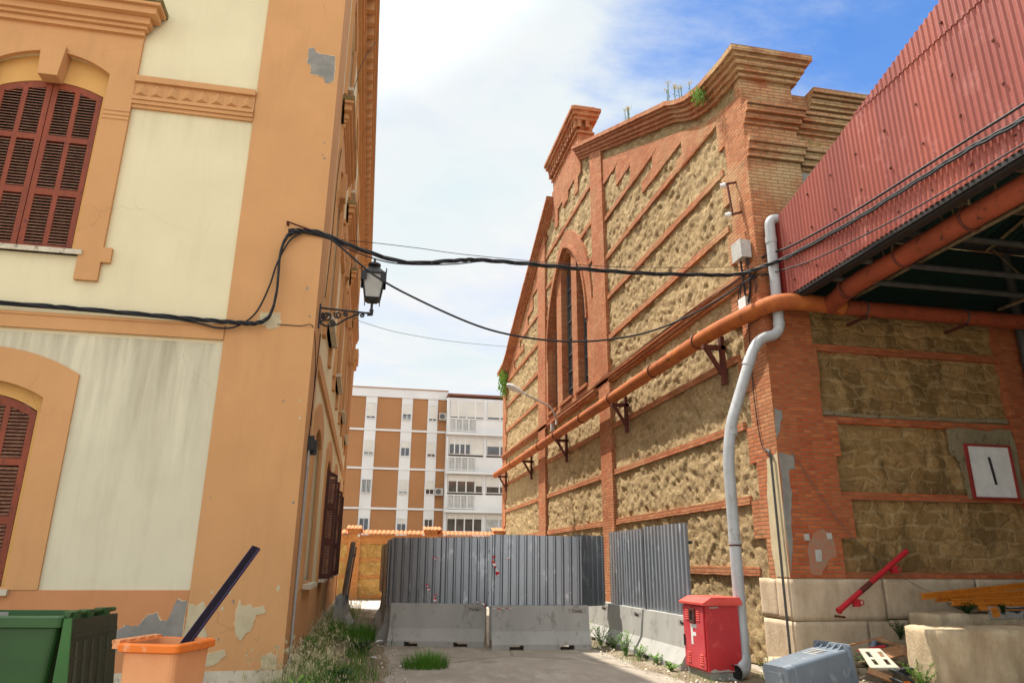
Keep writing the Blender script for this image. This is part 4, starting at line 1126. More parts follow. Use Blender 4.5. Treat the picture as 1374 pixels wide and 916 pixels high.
# roof slopes in corrugated green sheet
for (ya, yb, nm) in ((10.45, 1.5, 'roof_sheet'), (1.5, -7, 'roof_sheet')):
    L_ = 13.0
    za, zb = ctop(ya)-.06, ctop(yb)-.06
    mb = MB(); vs = []; k = int(L_/.03)
    for i in range(k+1):
        x_ = CXX+.02+L_*i/k; b_ = .022*math.cos(2*math.pi*i/6)
        vs += [(x_, ya, za+b_), (x_, yb, zb+b_), (x_, ya, za+b_+.004), (x_, yb, zb+b_+.004)]
    fs = []
    for i in range(k):
        o = i*4; q = o+4
        fs += [(o, q, q+1, o+1), (o+2, o+3, q+3, q+2)]
    mb.add(vs, fs, True)
    part(cn, nm, mb, M['green_sheet'])
# purlins along the hall and lattice trusses
for y_ in (10.2, 9.4, 8.5, 7.2, 5.9, 4.6, 3.3, 2.0, .5, -1.5, -3.5, -5.5):
    part(cn, 'purlin', MB().box(CXX+.05, 19.8, y_-.03, y_+.03, ctop(y_)-.19, ctop(y_)-.09), M['old_steel'])
part(cn, 'tie_tube', MB().tube([(CXX+.1, 8.6, 5.98), (19.5, 8.6, 5.98)], .05, 10), M['grey_tube'])
part(cn, 'tie_tube', MB().tube([(CXX+.1, 9.3, 5.98), (19.5, 9.3, 5.98)], .05, 10), M['grey_tube'])
part(cn, 'tie_tube', MB().tube([(CXX+.1, 8.0, 6.2), (19.5, 8.0, 6.2)], .045, 10), M['grey_tube'])
for x_ in (8.2, 11.2, 14.4, 18):
    t_ = MB()
    lowz = lambda y: 6.12
    t_.tube([(x_, 10.3, 6.12), (x_, -7, 6.12)], .035, 6)
    t_.tube([(x_, 10.3, 7.30), (x_, 1.5, ctop(1.5)-.25), (x_, -7, ctop(-7)-.25)], .035, 6)
    y_ = 10.2; s_ = 0
    while y_ > -6:
        yb = y_-.75
        t_.tube([(x_, y_, 6.14 if s_ else ctop(y_)-.26), (x_, yb, ctop(yb)-.26 if s_ else 6.14)], .02, 5)
        t_.tube([(x_, yb, 6.14), (x_, yb, ctop(yb)-.26)], .016, 5)
        s_ = 1-s_; y_ = yb
    part(cn, 'truss', t_, M['old_steel'])
br = MB()
for y_ in (9.6, 7.6, 5.6, 3.6):
    br.tube([(7.05, y_, 6.1), (8.2, y_-.9, 6.9)], .02, 5); br.tube([(7.05, y_-.9, 6.9), (8.2, y_, 6.1)], .02, 5)
    br.tube([(7.05, y_, 6.1), (7.05, y_, ctop(y_)-.2)], .025, 5)
part(cn, 'cross_bracing', br, M['old_steel'])
part(cn, 'shade_walls', MB().box(19.85, 19.9, -7, 10.5, 0, 9.9).box(7.0, 19.85, -7.05, -7, 2.5, 7.7), M['green_sheet'])  # unseen walls added to keep light out from under the canopy
for (x_, y_) in ((7.15, -5.8), (19.5, -5.8), (19.5, 9.8)):
    part(cn, 'post', MB().box(x_-.08, x_+.08, y_-.08, y_+.08, 0, ctop(y_)-.2), M['old_steel'])
g_ = MB(); g_.box(CXX+.02, 19.9, 10.30, 10.44, 7.36, 7.38).box(CXX+.02, 19.9, 10.43, 10.45, 7.36, 7.5).box(CXX+.02, 19.9, 10.295, 10.31, 7.36, 7.5)
part(cn, 'gutter', g_, M['grey_tube'])

# ================================================================== THINGS ON THE HALL WALLS
# small meter cabinet in a red frame
mc = thing('meter_cabinet', 'white meter door in a red frame set in the shaded stone wall', 'cabinet', (10.6, 10.55, 2.7))
fx_ = MB().plate([(10.14, 2.70), (11.06, 2.70), (11.06, 3.64), (10.14, 3.64)], [[(10.175, 2.735), (11.025, 2.735), (11.025, 3.605), (10.175, 3.605)]], -.06, .05, FX)
part(mc, 'frame', fx_, M['red_flash'])
d_ = part(mc, 'door', MB().box(10.175, 11.025, YR-.02, YR+.05, 2.735, 3.605), M['white_paint'])
MB().hexa([(10.62, YR-.045, 2.95), (10.65, YR-.045, 2.95), (10.65, YR-.02, 2.95), (10.62, YR-.02, 2.95)], [(10.57, YR-.045, 3.42), (10.60, YR-.045, 3.42), (10.60, YR-.02, 3.42), (10.57, YR-.02, 3.42)]).build('handle', M['iron'], d_)
cs = thing('cement_surround', 'grey cement render patch round the meter cabinet on the stone wall', 'render patch', (10.6, 10.6, 3))
part(cs, 'render', MB().plate(jag([(9.88, 3.9), (11.22, 3.93), (11.23, 2.72), (10.1, 2.72), (10.05, 3.3), (9.9, 3.5)], 9, .03, 5), [], -.04, -.006, FX), M['dirty_render'])
# loose grey box high on the corner
eb = thing('junction_box', 'pale grey electrical box high on the brick corner above the cables', 'electrical box', (6.5, 10.85, 7.0))
part(eb, 'case', MB().box(XR-.26, XR-.07, 10.68, 11.0, 6.90, 7.24), M['galv_box'])
part(eb, 'lid', MB().box(XR-.275, XR-.262, 10.67, 11.01, 6.89, 7.25), M['galv_box'])
part(eb, 'conduit', MB().tube(spline([(XR-.14, 10.74, 6.9), (XR-.12, 10.72, 6.6), (XR-.1, 10.8, 6.3), (XR-.09, 10.95, 6.05)]), .022, 8).tube(spline([(XR-.17, 10.9, 6.9), (XR-.14, 10.93, 6.6), (XR-.1, 10.97, 6.2)]), .018, 8), M['cable'])
eb2 = thing('small_box', 'small white box just above the bend of the orange pipe', 'electrical box', (6.5, 11, 6.1))
part(eb2, 'case', MB().box(XR-.15, XR-.05, 10.90, 11.13, 6.04, 6.22), M['galv_box'])
part(eb2, 'lid', MB().box(XR-.16, XR-.152, 10.89, 11.14, 6.03, 6.23), M['white_paint'])
# insulator bracket
ib = thing('insulator_bracket', 'rusty wall bracket holding two white porcelain insulators', 'bracket', (6.4, 11.1, 8.3))
part(ib, 'frame', MB().tube([(XR-.05, 11.0, 8.60), (XR-.24, 11.03, 8.56)], .022, 6).tube([(XR-.05, 10.9, 7.92), (XR-.24, 10.93, 7.86)], .022, 6).tube([(XR-.22, 11.03, 8.58), (XR-.22, 10.93, 7.84)], .02, 6), M['rust'])
for (y_, z_) in ((11.08, 8.57), (11.0, 7.90)):
    part(ib, 'insulator', MB().tube([(XR-.20, y_, z_), (XR-.31, y_+.06, z_)], .04, 12).tube([(XR-.23, y_+.02, z_), (XR-.26, y_+.035, z_)], .055, 12), M['white_paint'])
# street lamp on the facade
sl = thing('street_lamp', 'grey street lamp on a curved arm from the brick hall wall', 'street lamp', (6.6, 24.3, 6.6))
arm = spline([(XR-.09, 24.35, 6.55), (XR-.30, 24.35, 6.95), (XR-.60, 24.35, 7.12), (XR-1.25, 24.4, 7.42)], 8)
part(sl, 'arm', MB().tube(arm, .032, 10), M['galv_box'])
part(sl, 'wall_plate', MB().box(XR-.13, XR-.08, 24.27, 24.43, 6.35, 6.70), M['galv_box'])
hd = MB()
prof = [(0, .045), (.08, .055), (.16, .075), (.30, .13), (.46, .165), (.60, .155), (.70, .10), (.74, .03)]
n = 16; vs = []
for t, r in prof:
    x_ = XR-1.20-t; z_ = 7.42+t*.42
    for j in range(n):
        a = 2*math.pi*j/n; vs.append((x_, 24.4+r*1.05*math.cos(a), z_+r*.72*math.sin(a)))
hd.add(vs, [(i*n+j, i*n+(j+1) % n, (i+1)*n+(j+1) % n, (i+1)*n+j) for i in range(len(prof)-1) for j in range(n)]+[tuple(range(n))], True)
part(sl, 'lamp_head', hd, M['white_paint'])
part(sl, 'ballast', MB().box(XR-.17, XR-.04, 24.85, 25.0, 6.22, 6.5), M['galv_box'])
# lantern on the ochre building
ln = thing('wall_lantern', 'black wrought iron lantern on a scrolled bracket beside the ochre corner', 'lantern', (XL, 10.85, 5.2))
LY = 10.85; bx0 = XL+.03
b_ = MB()
b_.box(bx0, bx0+.025, LY-.03, LY+.03, 5.08, 5.46)
b_.tube([(bx0, LY, 5.405), (bx0+.73, LY, 5.37)], .017, 8)
b_.tube(spline([(bx0+.02, LY, 5.17), (bx0+.12, LY, 5.12), (bx0+.27, LY, 5.15), (bx0+.42, LY, 5.26), (bx0+.60, LY, 5.35)]), .016, 8)
def scroll(cx_, cz_, r0, turns, a0, sg):
    return [(cx_+math.cos(a0+sg*t*turns*2*math.pi)*r0*(1-.75*t), LY, cz_+math.sin(a0+sg*t*turns*2*math.pi)*r0*(1-.75*t)) for t in [i/22 for i in range(23)]]
for q in (scroll(bx0+.12, 5.28, .085, 1.4, 2.5, 1), scroll(bx0+.28, 5.31, .06, 1.4, 2.5, 1), scroll(bx0+.21, 5.19, .04, 1.3, 0, -1), scroll(bx0+.40, 5.33, .035, 1.3, 2, 1), scroll(bx0+.64, 5.33, .035, 1.2, 1.5, -1), scroll(bx0+.05, 5.21, .04, 1.2, 0, 1)):
    b_.tube(q, .014, 6)
b_.tube(scroll(bx0+.10, 5.28, .045, 1, 0, 1), .02, 6)
part(ln, 'bracket', b_, M['iron'])
cx_ = bx0+.78; DZ = -.345
part(ln, 'stem', MB().tube([(cx_-.06, LY, 5.36), (cx_, LY, 5.36), (cx_, LY, 5.43)], .035, 10).tube([(cx_, LY, 5.43), (cx_, LY, 5.56)], .02, 8), M['iron'])
def frus(mb, z0, z1, a, b, cx=None, cy=None):
    cx = cx_ if cx is None else cx; cy = LY if cy is None else cy
    return mb.hexa([(cx-a, cy-a, z0), (cx+a, cy-a, z0), (cx+a, cy+a, z0), (cx-a, cy+a, z0)], [(cx-b, cy-b, z1), (cx+b, cy-b, z1), (cx+b, cy+b, z1), (cx-b, cy+b, z1)])
part(ln, 'lamp_glass', frus(MB(), 5.605, 5.975, .105, .165), M['lamp_glass'])
lf = MB(); frus(lf, 5.555, 5.610, .07, .115)
for sx in (-1, 1):
    for sy in (-1, 1):
        lf.tube([(cx_+sx*.11, LY+sy*.11, 5.585), (cx_+sx*.172, LY+sy*.172, 5.995)], .011, 6)
        lf.tube([(cx_+sx*.115, LY+sy*.115, 5.605), (cx_+sx*.115, LY+sy*.115, 5.535)], .008, 6)
        lf.tube([(cx_+sx*.19, LY+sy*.19, 5.995), (cx_+sx*.19, LY+sy*.19, 6.065)], .01, 6)
        lf.box(cx_+sx*.15-.045, cx_+sx*.15+.045, LY+sy*.19-.006, LY+sy*.19+.006, 5.855, 6.005)
        lf.box(cx_+sx*.19-.006, cx_+sx*.19+.006, LY+sy*.15-.045, LY+sy*.15+.045, 5.855, 6.005)
lf.box(cx_-.19, cx_+.19, LY-.19, LY+.19, 5.980, 6.005)
part(ln, 'lantern_frame', lf, M['iron'])
rf_ = MB(); frus(rf_, 6.006, 6.125, .17, .075); frus(rf_, 6.126, 6.165, .06, .05)
rf_.tube([(cx_, LY, 6.165), (cx_, LY, 6.195)], .10, 14).tube([(cx_, LY, 6.195), (cx_, LY, 6.235)], .10, 14, True, .03).tube([(cx_, LY, 6.235), (cx_, LY, 6.295)], .018, 8)
part(ln, 'lantern_roof', rf_, M['iron'])

ln.location = ln.location+Vector((0, -.25, -.09))
# ================================================================== CABLES
def cable(name, label, paths, m=M['cable'], group=None):
    mb = MB()
    for pts, r in paths: mb.tube(spline(pts, 6), r, 7)
    o = mb.build(name, m); world_tag(o, label, 'cable', group); return o
a_ = [(-1.39, 10.0, 6.27), (-1.24, 10.02, 6.3), (-0.94, 10.04, 6.3), (-0.38, 10.1, 6.13), (0.36, 10.17, 6.0), (1.11, 10.24, 6.13), (1.47, 10.27, 6.19), (2.21, 10.34, 6.23), (3.24, 10.44, 6.27), (4.33, 10.54, 6.33), (5.49, 10.65, 6.45), (6.25, 10.73, 6.56)]
def offs(p, dz=0, dy=0, dx=0): return [(x+dx, y+dy, z+dz) for x, y, z in p]
def twist(p, r, ph, k=1.0):
    q = spline(p, 8); out = []
    for i, v in enumerate(q): out.append(v+Vector((0, math.cos(i*.55*k+ph)*r, math.sin(i*.55*k+ph)*r)))
    return out
def cable2(name, label, strands, m=M['cable'], tie=None):
    mb = MB()
    for pts, r in strands: mb.tube(pts, r, 7)
    o = mb.build(name, m); world_tag(o, label, 'cable'); return o
can = [(6.25, 10.73, 6.56), (6.6, 10.3, 6.6), (6.83, 9.99, 6.65), (6.83, 8.44, 6.50), (6.83, 7.22, 6.44), (6.83, 6.23, 6.39), (6.83, 5.49, 6.31), (6.83, 4.2, 6.27), (6.83, 0, 6.25)]
cable2('cable_bundle', 'thick twisted black cable bundle strung from the ochre wall to the canopy', [(twist(a_+can[1:], .022, ph), .016) for ph in (0, 2.1, 4.2)])
can2 = [(6.48, 10.75, 6.6), (6.66, 10.5, 6.85), (6.82, 9.93, 6.80), (6.81, 8.38, 6.62), (6.81, 7.16, 6.55), (6.81, 6.18, 6.50), (6.81, 5.44, 6.46), (6.81, 4, 6.42), (6.81, 0, 6.40)]
cable2('canopy_cable', 'upper black cable clipped across the red corrugated cladding', [(spline(can2), .017)])
can3 = [(6.5, 10.75, 6.5), (6.84, 9.9, 6.42), (6.83, 9.22, 6.29), (6.83, 7.58, 6.12), (6.83, 6.35, 6.06), (6.83, 5.6, 6.04), (6.83, 4, 6.0)]
cable2('canopy_cable', 'lowest thin black cable along the bottom of the red cladding', [(spline(can3), .011)])
a2_ = [(-1.24, 10.02, 6.28), (-0.83, 10.06, 6.23), (-0.38, 10.1, 6.06), (0.19, 10.15, 5.96), (0.99, 10.23, 6.05), (1.47, 10.27, 6.16)]
cable2('thin_cable', 'thin black cable sagging just below the bundle over the lantern', [(spline(a2_), .010)])
b__ = [(-1.3, 10.02, 6.27), (-0.83, 10.04, 6.24), (-0.13, 10.1, 5.73), (0.56, 10.17, 5.41), (1.49, 10.26, 5.09), (2.21, 10.33, 4.98), (2.96, 10.41, 4.98), (3.73, 10.48, 5.09), (4.55, 10.56, 5.34), (5.43, 10.65, 5.79), (6.39, 10.70, 6.43), (6.55, 10.6, 6.6)]
cable2('hanging_cable', 'single black cable hanging in a deep curve across the alley', [(spline(b__), .016)])
cable2('span_wire', 'thin wire across the alley between the two buildings behind the bundle', [(spline([(-.9, 12.0, 7.12), (-0.22, 11.89, 7.07), (0.6, 11.75, 6.98), (1.65, 11.57, 6.85), (4, 11.2, 6.7), (6.5, 10.8, 6.75)]), .006)])
cable2('span_wire', 'distant thin wire reaching the hall gable below the bundle', [(spline([(-.9, 22, 9.02), (-0.66, 22.25, 9.05), (0.58, 23.59, 9.19), (2.61, 25.77, 9.67), (5.2, 28.55, 10.46), (6.55, 29.9, 10.9)]), .008)], M['cable_grey'])
# run along the front of the ochre building, the loop up to the hook
fr_ = [(-9, 9.99, 4.87), (-4.96, 9.99, 4.85), (-4.06, 9.99, 4.84), (-3.11, 9.99, 4.82), (-2.4, 9.99, 4.80), (-1.95, 9.98, 4.79), (-1.69, 9.98, 4.80), (-1.52, 9.97, 4.92), (-1.46, 9.97, 5.3), (-1.47, 9.97, 5.85), (-1.40, 9.98, 6.17), (-1.24, 10.0, 6.29)]
fr2_ = [(-9, 10.0, 4.85), (-4.96, 10.0, 4.83), (-3.11, 10.0, 4.80), (-2.5, 10.0, 4.76), (-2.2, 10.0, 4.70), (-1.95, 10.0, 4.74), (-1.72, 10.0, 4.95), (-1.58, 10.0, 5.35), (-1.50, 10.0, 5.75), (-1.36, 10.0, 6.12), (-1.2, 10.0, 6.26)]
o = cable2('wall_cable', 'black cable bundle fixed along the ochre belt and looping up to a hook', [(twist(fr_, .020, ph), .016) for ph in (0, 2.1, 4.2)]+[(spline(fr2_), .013)])
hk = thing('wall_hook', 'rusty chain hook anchoring the cables to the ochre wall', 'hook', (-1.3, 10.05, 6.4))
part(hk, 'eye_bolt', MB().tube([(-1.42, 10.08, 6.40), (-1.42, 9.98, 6.40)], .02, 8), M['rust'])
part(hk, 'chain', MB().tube(spline([(-1.42, 9.98, 6.41), (-1.30, 9.98, 6.37), (-1.16, 10.0, 6.34), (-1.05, 10.02, 6.31)]), .013, 6), M['rust'])
cable2('wall_wire', 'thin dark wire stepping down from the loop to the corner', [(spline([(-1.42, 10.06, 4.83), (-1.1, 10.06, 4.83), (-.93, 10.05, 4.84), (-.88, 10.3, 4.6), (-.875, 10.6, 4.2), (-.875, 10.68, 3.5)]), .006)])
cable2('wall_wire', 'thin black wire rising up the alley side of the ochre building', [(spline([(XL+.05, 11.2, 5.7), (XL+.05, 11.5, 6.8), (XL+.05, 11.8, 8.8), (XL+.16, 13.6, 12.0), (XL+.42, 14.6, 13.6)]), .007)])
cable2('corner_wire', 'thin black wire looping down the brick corner to the metal conduit', [(spline([(XR-.1, 10.95, 6.0), (XR-.08, 11.03, 5.0), (XR-.075, 11.05, 4.3), (XR-.08, 10.95, 3.55), (XR-.08, 10.72, 3.38)]), .009)])
cable2('corner_wire', 'coiled black wires knotted round the brick corner below the box', [(spline([(XR-.1, 10.98, 6.3), (XR-.14, 10.8, 6.42), (XR-.06, 10.5, 6.5), (6.8, YR-.05, 6.45), (6.84, YR-.04, 6.2)]), .012), (spline([(XR-.12, 11.1, 6.15), (XR-.16, 11.0, 6.4), (XR-.15, 10.75, 6.6), (XR-.1, 10.6, 6.35), (XR-.08, 10.66, 6.2)]), .010), (spline([(XR-.08, 11.3, 6.2), (XR-.12, 11.1, 6.45), (XR-.14, 10.9, 6.5)]), .012)])
string_c = cable2('facade_wire', 'thin black wire lying on the brick string course of the hall', [(spline([(XR-.16, 10.9, 6.6), (XR-.15, 12.5, 6.70), (XR-.15, 15, 6.74), (XR-.16, 18.5, 6.76), (XR-.15, 20, 6.66), (XR-.15, 24.4, 6.65)]), .008)])
ec = thing('earth_conduit', 'grey steel conduit rising over the limestone block at the hall corner', 'conduit', (6.55, 10.7, 0))
part(ec, 'pipe', MB().tube([(XR-.10, 10.68, 3.32), (XR-.12, 10.66, 0)], .02, 8), M['grey_tube'])
part(ec, 'elbow', MB().tube(spline([(XR-.10, 10.68, 3.30), (XR-.11, 10.70, 3.40), (XR-.08, 10.80, 3.44)]), .024, 8), M['grey_tube'])

# ================================================================== BARRIERS WITH SHEETING
def barrier_mesh(L=1.96, seed=0):
    # new-jersey profile along local x, centred on y, notches below
    prof = [(-.30, .0), (-.30, .10), (-.155, .33), (-.10, .80), (.10, .80), (.155, .33), (.30, .10), (.30, 0)]
    mb = MB(); xs = [0, .33, .34, .62, .63, L-.63, L-.62, L-.34, L-.33, L]
    for a, b, lift in ((0, .34, 0), (.34, .62, .085), (.62, L-.62, 0), (L-.62, L-.34, .085), (L-.34, L, 0)):
        pf = [(y, max(z, lift)) for y, z in prof]
        vs = [(x, y, z) for x in (a, b) for y, z in pf]; n = len(pf)
        fs = [(i, (i+1) % n, n+(i+1) % n, n+i) for i in range(n)]+[tuple(range(n-1, -1, -1)), tuple(range(n, 2*n))]
        mb.add(vs, fs)
    mb.box(-.03, 0, -.05, .05, .15, .78)
    return mb
proto_b = None; proto_s = {}
def barrier(x, y, ang, label, L=1.96):
    global proto_b
    if proto_b is None:
        r = bpy.data.objects.new('concrete_barrier', None); col.objects.link(r); r.empty_display_size = .2
        b_ = barrier_mesh().build('body', M['barrier']); b_.parent = r
        pl_ = MB().box(1.55, 1.90, -.118, -.104, .655, .745); q = pl_.build('maker_plate', M['bare']); q.parent = r
        # raised maker's word on the plate
        tx = bpy.data.curves.new('plate_text', 'FONT'); tx.body = 'Ponsa'; tx.size = .085; tx.extrude = .003; tx.align_x = 'CENTER'
        to = bpy.data.objects.new('plate_text', tx); col.objects.link(to); bpy.context.view_layer.update()
        me = bpy.data.meshes.new_from_object(to); bpy.data.objects.remove(to)
        me.materials.clear(); me.materials.append(M['iron'])
        mo = bpy.data.objects.new('lettering', me); col.objects.link(mo); mo.parent = q; mo.location = (1.725, -.1215, .672); mo.rotation_euler = (R(88), 0, 0)
        proto_b = r; t = r
    else: t = copy_tree(proto_b)
    t.location = (x, y, 0); t.rotation_euler = (0, 0, ang)
    world_tag(t, label, 'barrier', 'concrete barriers round the enclosure'); return t
def sheets(name, x, y, ang, L, z0, z1, label, lean=0.0, sheetw=1.0, m=M['galv']):
    t = bpy.data.objects.new(name, None); col.objects.link(t); t.location = (x, y, 0); t.rotation_euler = (0, 0, ang)
    world_tag(t, label, 'metal fence', 'grey ribbed sheet fencing')
    n = max(1, round(L/sheetw)); w_ = L/n
    rnd = random.Random(int(x*10+y*7))
    for i in range(n):
        s_ = MB(); dz = rnd.uniform(-.02, .02)
        m_ = Matrix.Translation((i*w_, -.02*(i % 2), 0)) @ Matrix.Rotation(lean+rnd.uniform(-.008, .008), 4, 'Y')
        corr(s_, w_+.05, 0, .166, .045, True, m_, lambda x_: z0, lambda x_, dz=dz: z1+dz, .003)
        o = s_.build('sheet', m); o.parent = t
    s_ = MB().box(0, L, .05, .09, z0+.25, z0+.30).box(0, L, .05, .09, z1-.35, z1-.30)
    o = s_.build('rail', M['grey_tube']); o.parent = t
    for i in range(1, n):
        o = MB().box(i*w_, i*w_+.04, .09, .13, z0-.2, z1-.1).build('post', M['grey_tube']); o.parent = t
    return t
# front row (faces the camera)
def ang_of(a, b): return math.atan2(b[1]-a[1], b[0]-a[0])
fa, fb = (.66, 15.88), (2.60, 15.38)
barrier(fa[0], fa[1], ang_of(fa, fb), 'concrete barrier behind the grass tuft, left one of the front pair')
ga, gb = (2.57, 14.86), (4.33, 14.72)
barrier(ga[0], ga[1], ang_of(ga, gb), 'concrete barrier of the front pair nearer to the hall wall')
sheets('sheet_fence', .60, 15.87, ang_of(fa, fb), 2.2, .74, 2.12, 'grey ribbed sheet fence above the barrier behind the grass tuft')
sheets('sheet_fence', 2.52, 14.88, ang_of(ga, gb), 1.85, .74, 2.16, 'ribbed sheet fence above the front barrier, tied with red and white tape')
# left side row going back
for k, (ya, lab) in enumerate(((18.1, 'concrete barrier first behind the front corner on the weedy side'), (20.4, 'concrete barrier second behind the front corner on the weedy side'), (22.9, 'concrete barrier last at the far end of the weedy side'))):
    barrier(.66+.04*k, ya, R(-90), lab)
sheets('sheet_fence', .60, 19.2, R(-91), 3.2, .78, 2.1, 'side sheet fence running back from the front corner by the weeds')
sheets('sheet_fence', .55, 23.4, R(-88), 2.6, .78, 2.1, 'farthest sheet fence panel beside the yellow yard wall')
# right row along the hall
for (x_, y_, lab) in ((5.27, 15.32, 'concrete barrier by the hall wall farther from the red cabinet'), (5.27, 13.26, 'concrete barrier by the hall wall touching the red cabinet'), (5.30, 17.35, 'concrete barrier by the hall in the enclosure corner behind the weeds')):
    barrier(x_, y_, R(-90), lab)
sheets('sheet_fence', 5.27, 15.42, R(-90), 4.0, .80, 2.28, 'long ribbed sheet fence along the hall behind the red cabinet', R(.5), 1.0)
sheets('sheet_fence', 4.30, 14.85, R(33), .95, .76, 2.20, 'narrow ribbed sheet panel closing the corner by the hall', 0, 1.0)
# loose leaning panel and barrier on the left of the path
barrier(-.42, 20.9, R(-92), 'concrete barrier in the weeds by the ochre wall')
lp = sheets('leaning_sheet', -.5, 20.8, 0, 1.9, .55, 2.12, 'ribbed metal sheets leaning edge-on above the barrier in the weeds')
lp['category'] = 'metal sheet'
lp.matrix_world = Matrix.Translation((-.58, 20.8, 0)) @ Matrix.Rotation(R(6), 4, 'Y') @ Matrix.Rotation(R(-86), 4, 'Z')
# warning tape scraps
def tape(pts, w_, label, side=Vector((1, 0, 0))):
    t = bpy.data.objects.new('warning_tape', None); col.objects.link(t); t.location = pts[0]
    world_tag(t, label, 'tape', 'scraps of warning tape')
    sp = spline(pts, 5); r_, wv, wf = MB(), MB(), MB()
    for i in range(len(sp)-1):
        tw = Vector((math.cos(i*.5), .3*math.sin(i*.7), .3*math.sin(i*.5)))*w_/2
        tw2 = Vector((math.cos((i+1)*.5), .3*math.sin((i+1)*.7), .3*math.sin((i+1)*.5)))*w_/2
        (r_ if (i//2) % 2 == 0 else wv).add([sp[i]-tw, sp[i]+tw, sp[i+1]+tw2, sp[i+1]-tw2], [(0, 1, 2, 3)])
    r_.build('red_stripe', M['tape_red'], t); 
    if wv.v: wv.build('white_stripe', M['tape_white'], t)
fy = 14.84
tape([(2.62, fy, 1.74), (2.60, fy-.02, 1.62), (2.66, fy-.03, 1.50), (2.70, fy-.02, 1.36)], .08, 'longest strip of warning tape, hanging from the tape-tied fence')
tape([(2.78, fy, 1.70), (2.86, fy-.02, 1.71), (2.93, fy-.02, 1.67)], .05, 'tape knot beside the long hanging strip')
tape([(1.46, 15.5, 1.72), (1.50, 15.48, 1.66), (1.56, 15.49, 1.70)], .06, 'tape scrap high on the fence behind the grass tuft')
tape([(1.33, 15.5, 1.18), (1.36, 15.48, 1.10), (1.40, 15.49, 1.05)], .06, 'tape scrap at mid height on the fence behind the grass tuft')
tape([(1.52, 15.48, .98), (1.50, 15.46, .90), (1.53, 15.47, .82)], .07, 'tape scrap low on the fence behind the grass tuft')
tape([(2.28, 15.3, .83), (2.42, 15.2, .84), (2.52, 15.1, .76), (2.62, 14.7, .74), (2.84, 14.7, .76), (2.98, 14.7, .74)], .05, 'red tape trailing over the joint between the two front barriers')
# ================================================================== RED CABINET WITH THE LETTER F
rc = thing('red_cabinet', 'red street cabinet marked with a white letter F beside the grey drainpipe', 'cabinet', (5.25, 10.7, 0))
cx0, cx1, cy0, cy1 = 4.97, 5.50, 10.33, 11.07
part(rc, 'base', MB().box(cx0+.03, cx1+.03, cy0+.02, cy1+.02, 0, .125), M['cement'])
bd = MB(); bd.box(cx0+.004, cx1, cy0, cy1, .126, 1.05)
body = part(rc, 'body', bd, M['cab_red'])
q0, q1 = .05, .10
rf_ = MB().hexa([(cx0-q0, cy0-q0, 1.03), (cx1+q0, cy0-q0, 1.03), (cx1+q0, cy1+q0, 1.03), (cx0-q0, cy1+q0, 1.03)], [(cx0-q0, cy0-q0, 1.06), (cx1+q0, cy0-q0, 1.06), (cx1+q0, cy1+q0, 1.06), (cx0-q0, cy1+q0, 1.06)])
rf_.hexa([(cx0-q0, cy0-q0, 1.061), (cx1+q0, cy0-q0, 1.061), (cx1+q0, cy1+q0, 1.061), (cx0-q0, cy1+q0, 1.061)], [(cx0+q1, cy0-.03, 1.14), (cx1+.03, cy0-.03, 1.14), (cx1+.03, cy1+.03, 1.14), (cx0+q1, cy1+.03, 1.14)])
part(rc, 'cabinet_roof', rf_, M['cab_roof'])
FC_ = lambda u, v, d: (cx0-d, u, v)
dr = part(rc, 'door', MB().plate([(cy0+.05, .15), (cy1-.01, .15), (cy1-.01, 1.0), (cy0+.05, 1.0)], [], .0, .016, FC_), M['cab_door'])
lv = MB()
for (u, v) in ((cy0+.20, .80), (cy0+.58, .80), (cy0+.16, .20), (cy0+.58, .20)):
    for k in range(5):
        lv.hexa([(cx0-.022, u-.05, v+k*.032), (cx0-.022, u+.05, v+k*.032), (cx0-.015, u+.05, v+k*.032), (cx0-.015, u-.05, v+k*.032)], [(cx0-.028, u-.05, v+k*.032+.008), (cx0-.028, u+.05, v+k*.032+.008), (cx0-.015, u+.05, v+k*.032+.020), (cx0-.015, u-.05, v+k*.032+.020)])
lv.build('louvre_vents', M['cab_roof'], dr)
MB().plate([(cy0+.30, .76), (cy0+.48, .76), (cy0+.48, .97), (cy0+.30, .97)], [[(cy0+.335, .80), (cy0+.445, .80), (cy0+.445, .94), (cy0+.335, .94)]], .016, .04, FC_).build('meter_window', M['rust'], dr)
MB().plate([(cy0+.335, .80), (cy0+.445, .80), (cy0+.445, .94), (cy0+.335, .94)], [], .017, .019, FC_).build('dark_pane', M['glass_dark'], dr)
# the letter, read from the alley: spine on the far side (left in view)
L = MB(); yl = cy0+.46
L.plate([(yl+.02, .46), (yl-.045, .46), (yl-.045, .585), (yl-.15, .585), (yl-.15, .635), (yl-.045, .635), (yl-.045, .695), (yl-.18, .695), (yl-.18, .75), (yl+.02, .75)], [], .0165, .019, FC_)
L.build('letter', M['white_paint'], dr)
MB().box(cx0-.035, cx0-.016, cy1-.045, cy1-.02, .42, .58).build('handle', M['iron'], dr)
part(rc, 'scraped_patch', MB().plate(jag([(cx0+.03, .13), (cx1-.06, .13), (cx1-.1, .145), (cx0+.38, .14), (cx0+.3, .16), (cx0+.18, .145), (cx0+.1, .17), (cx0+.03, .15)], 4, .006), [], 0, .003, lambda u, v, d: (u, cy0-d, v)), M['bare'])
part(rc, 'scraped_patch', MB().plate(jag([(cx0+.07, .98), (cx0+.2, .99), (cx0+.22, 1.01), (cx0+.08, 1.01)], 5, .004), [], 0, .003, lambda u, v, d: (u, cy0-d, v)), M['bare'])

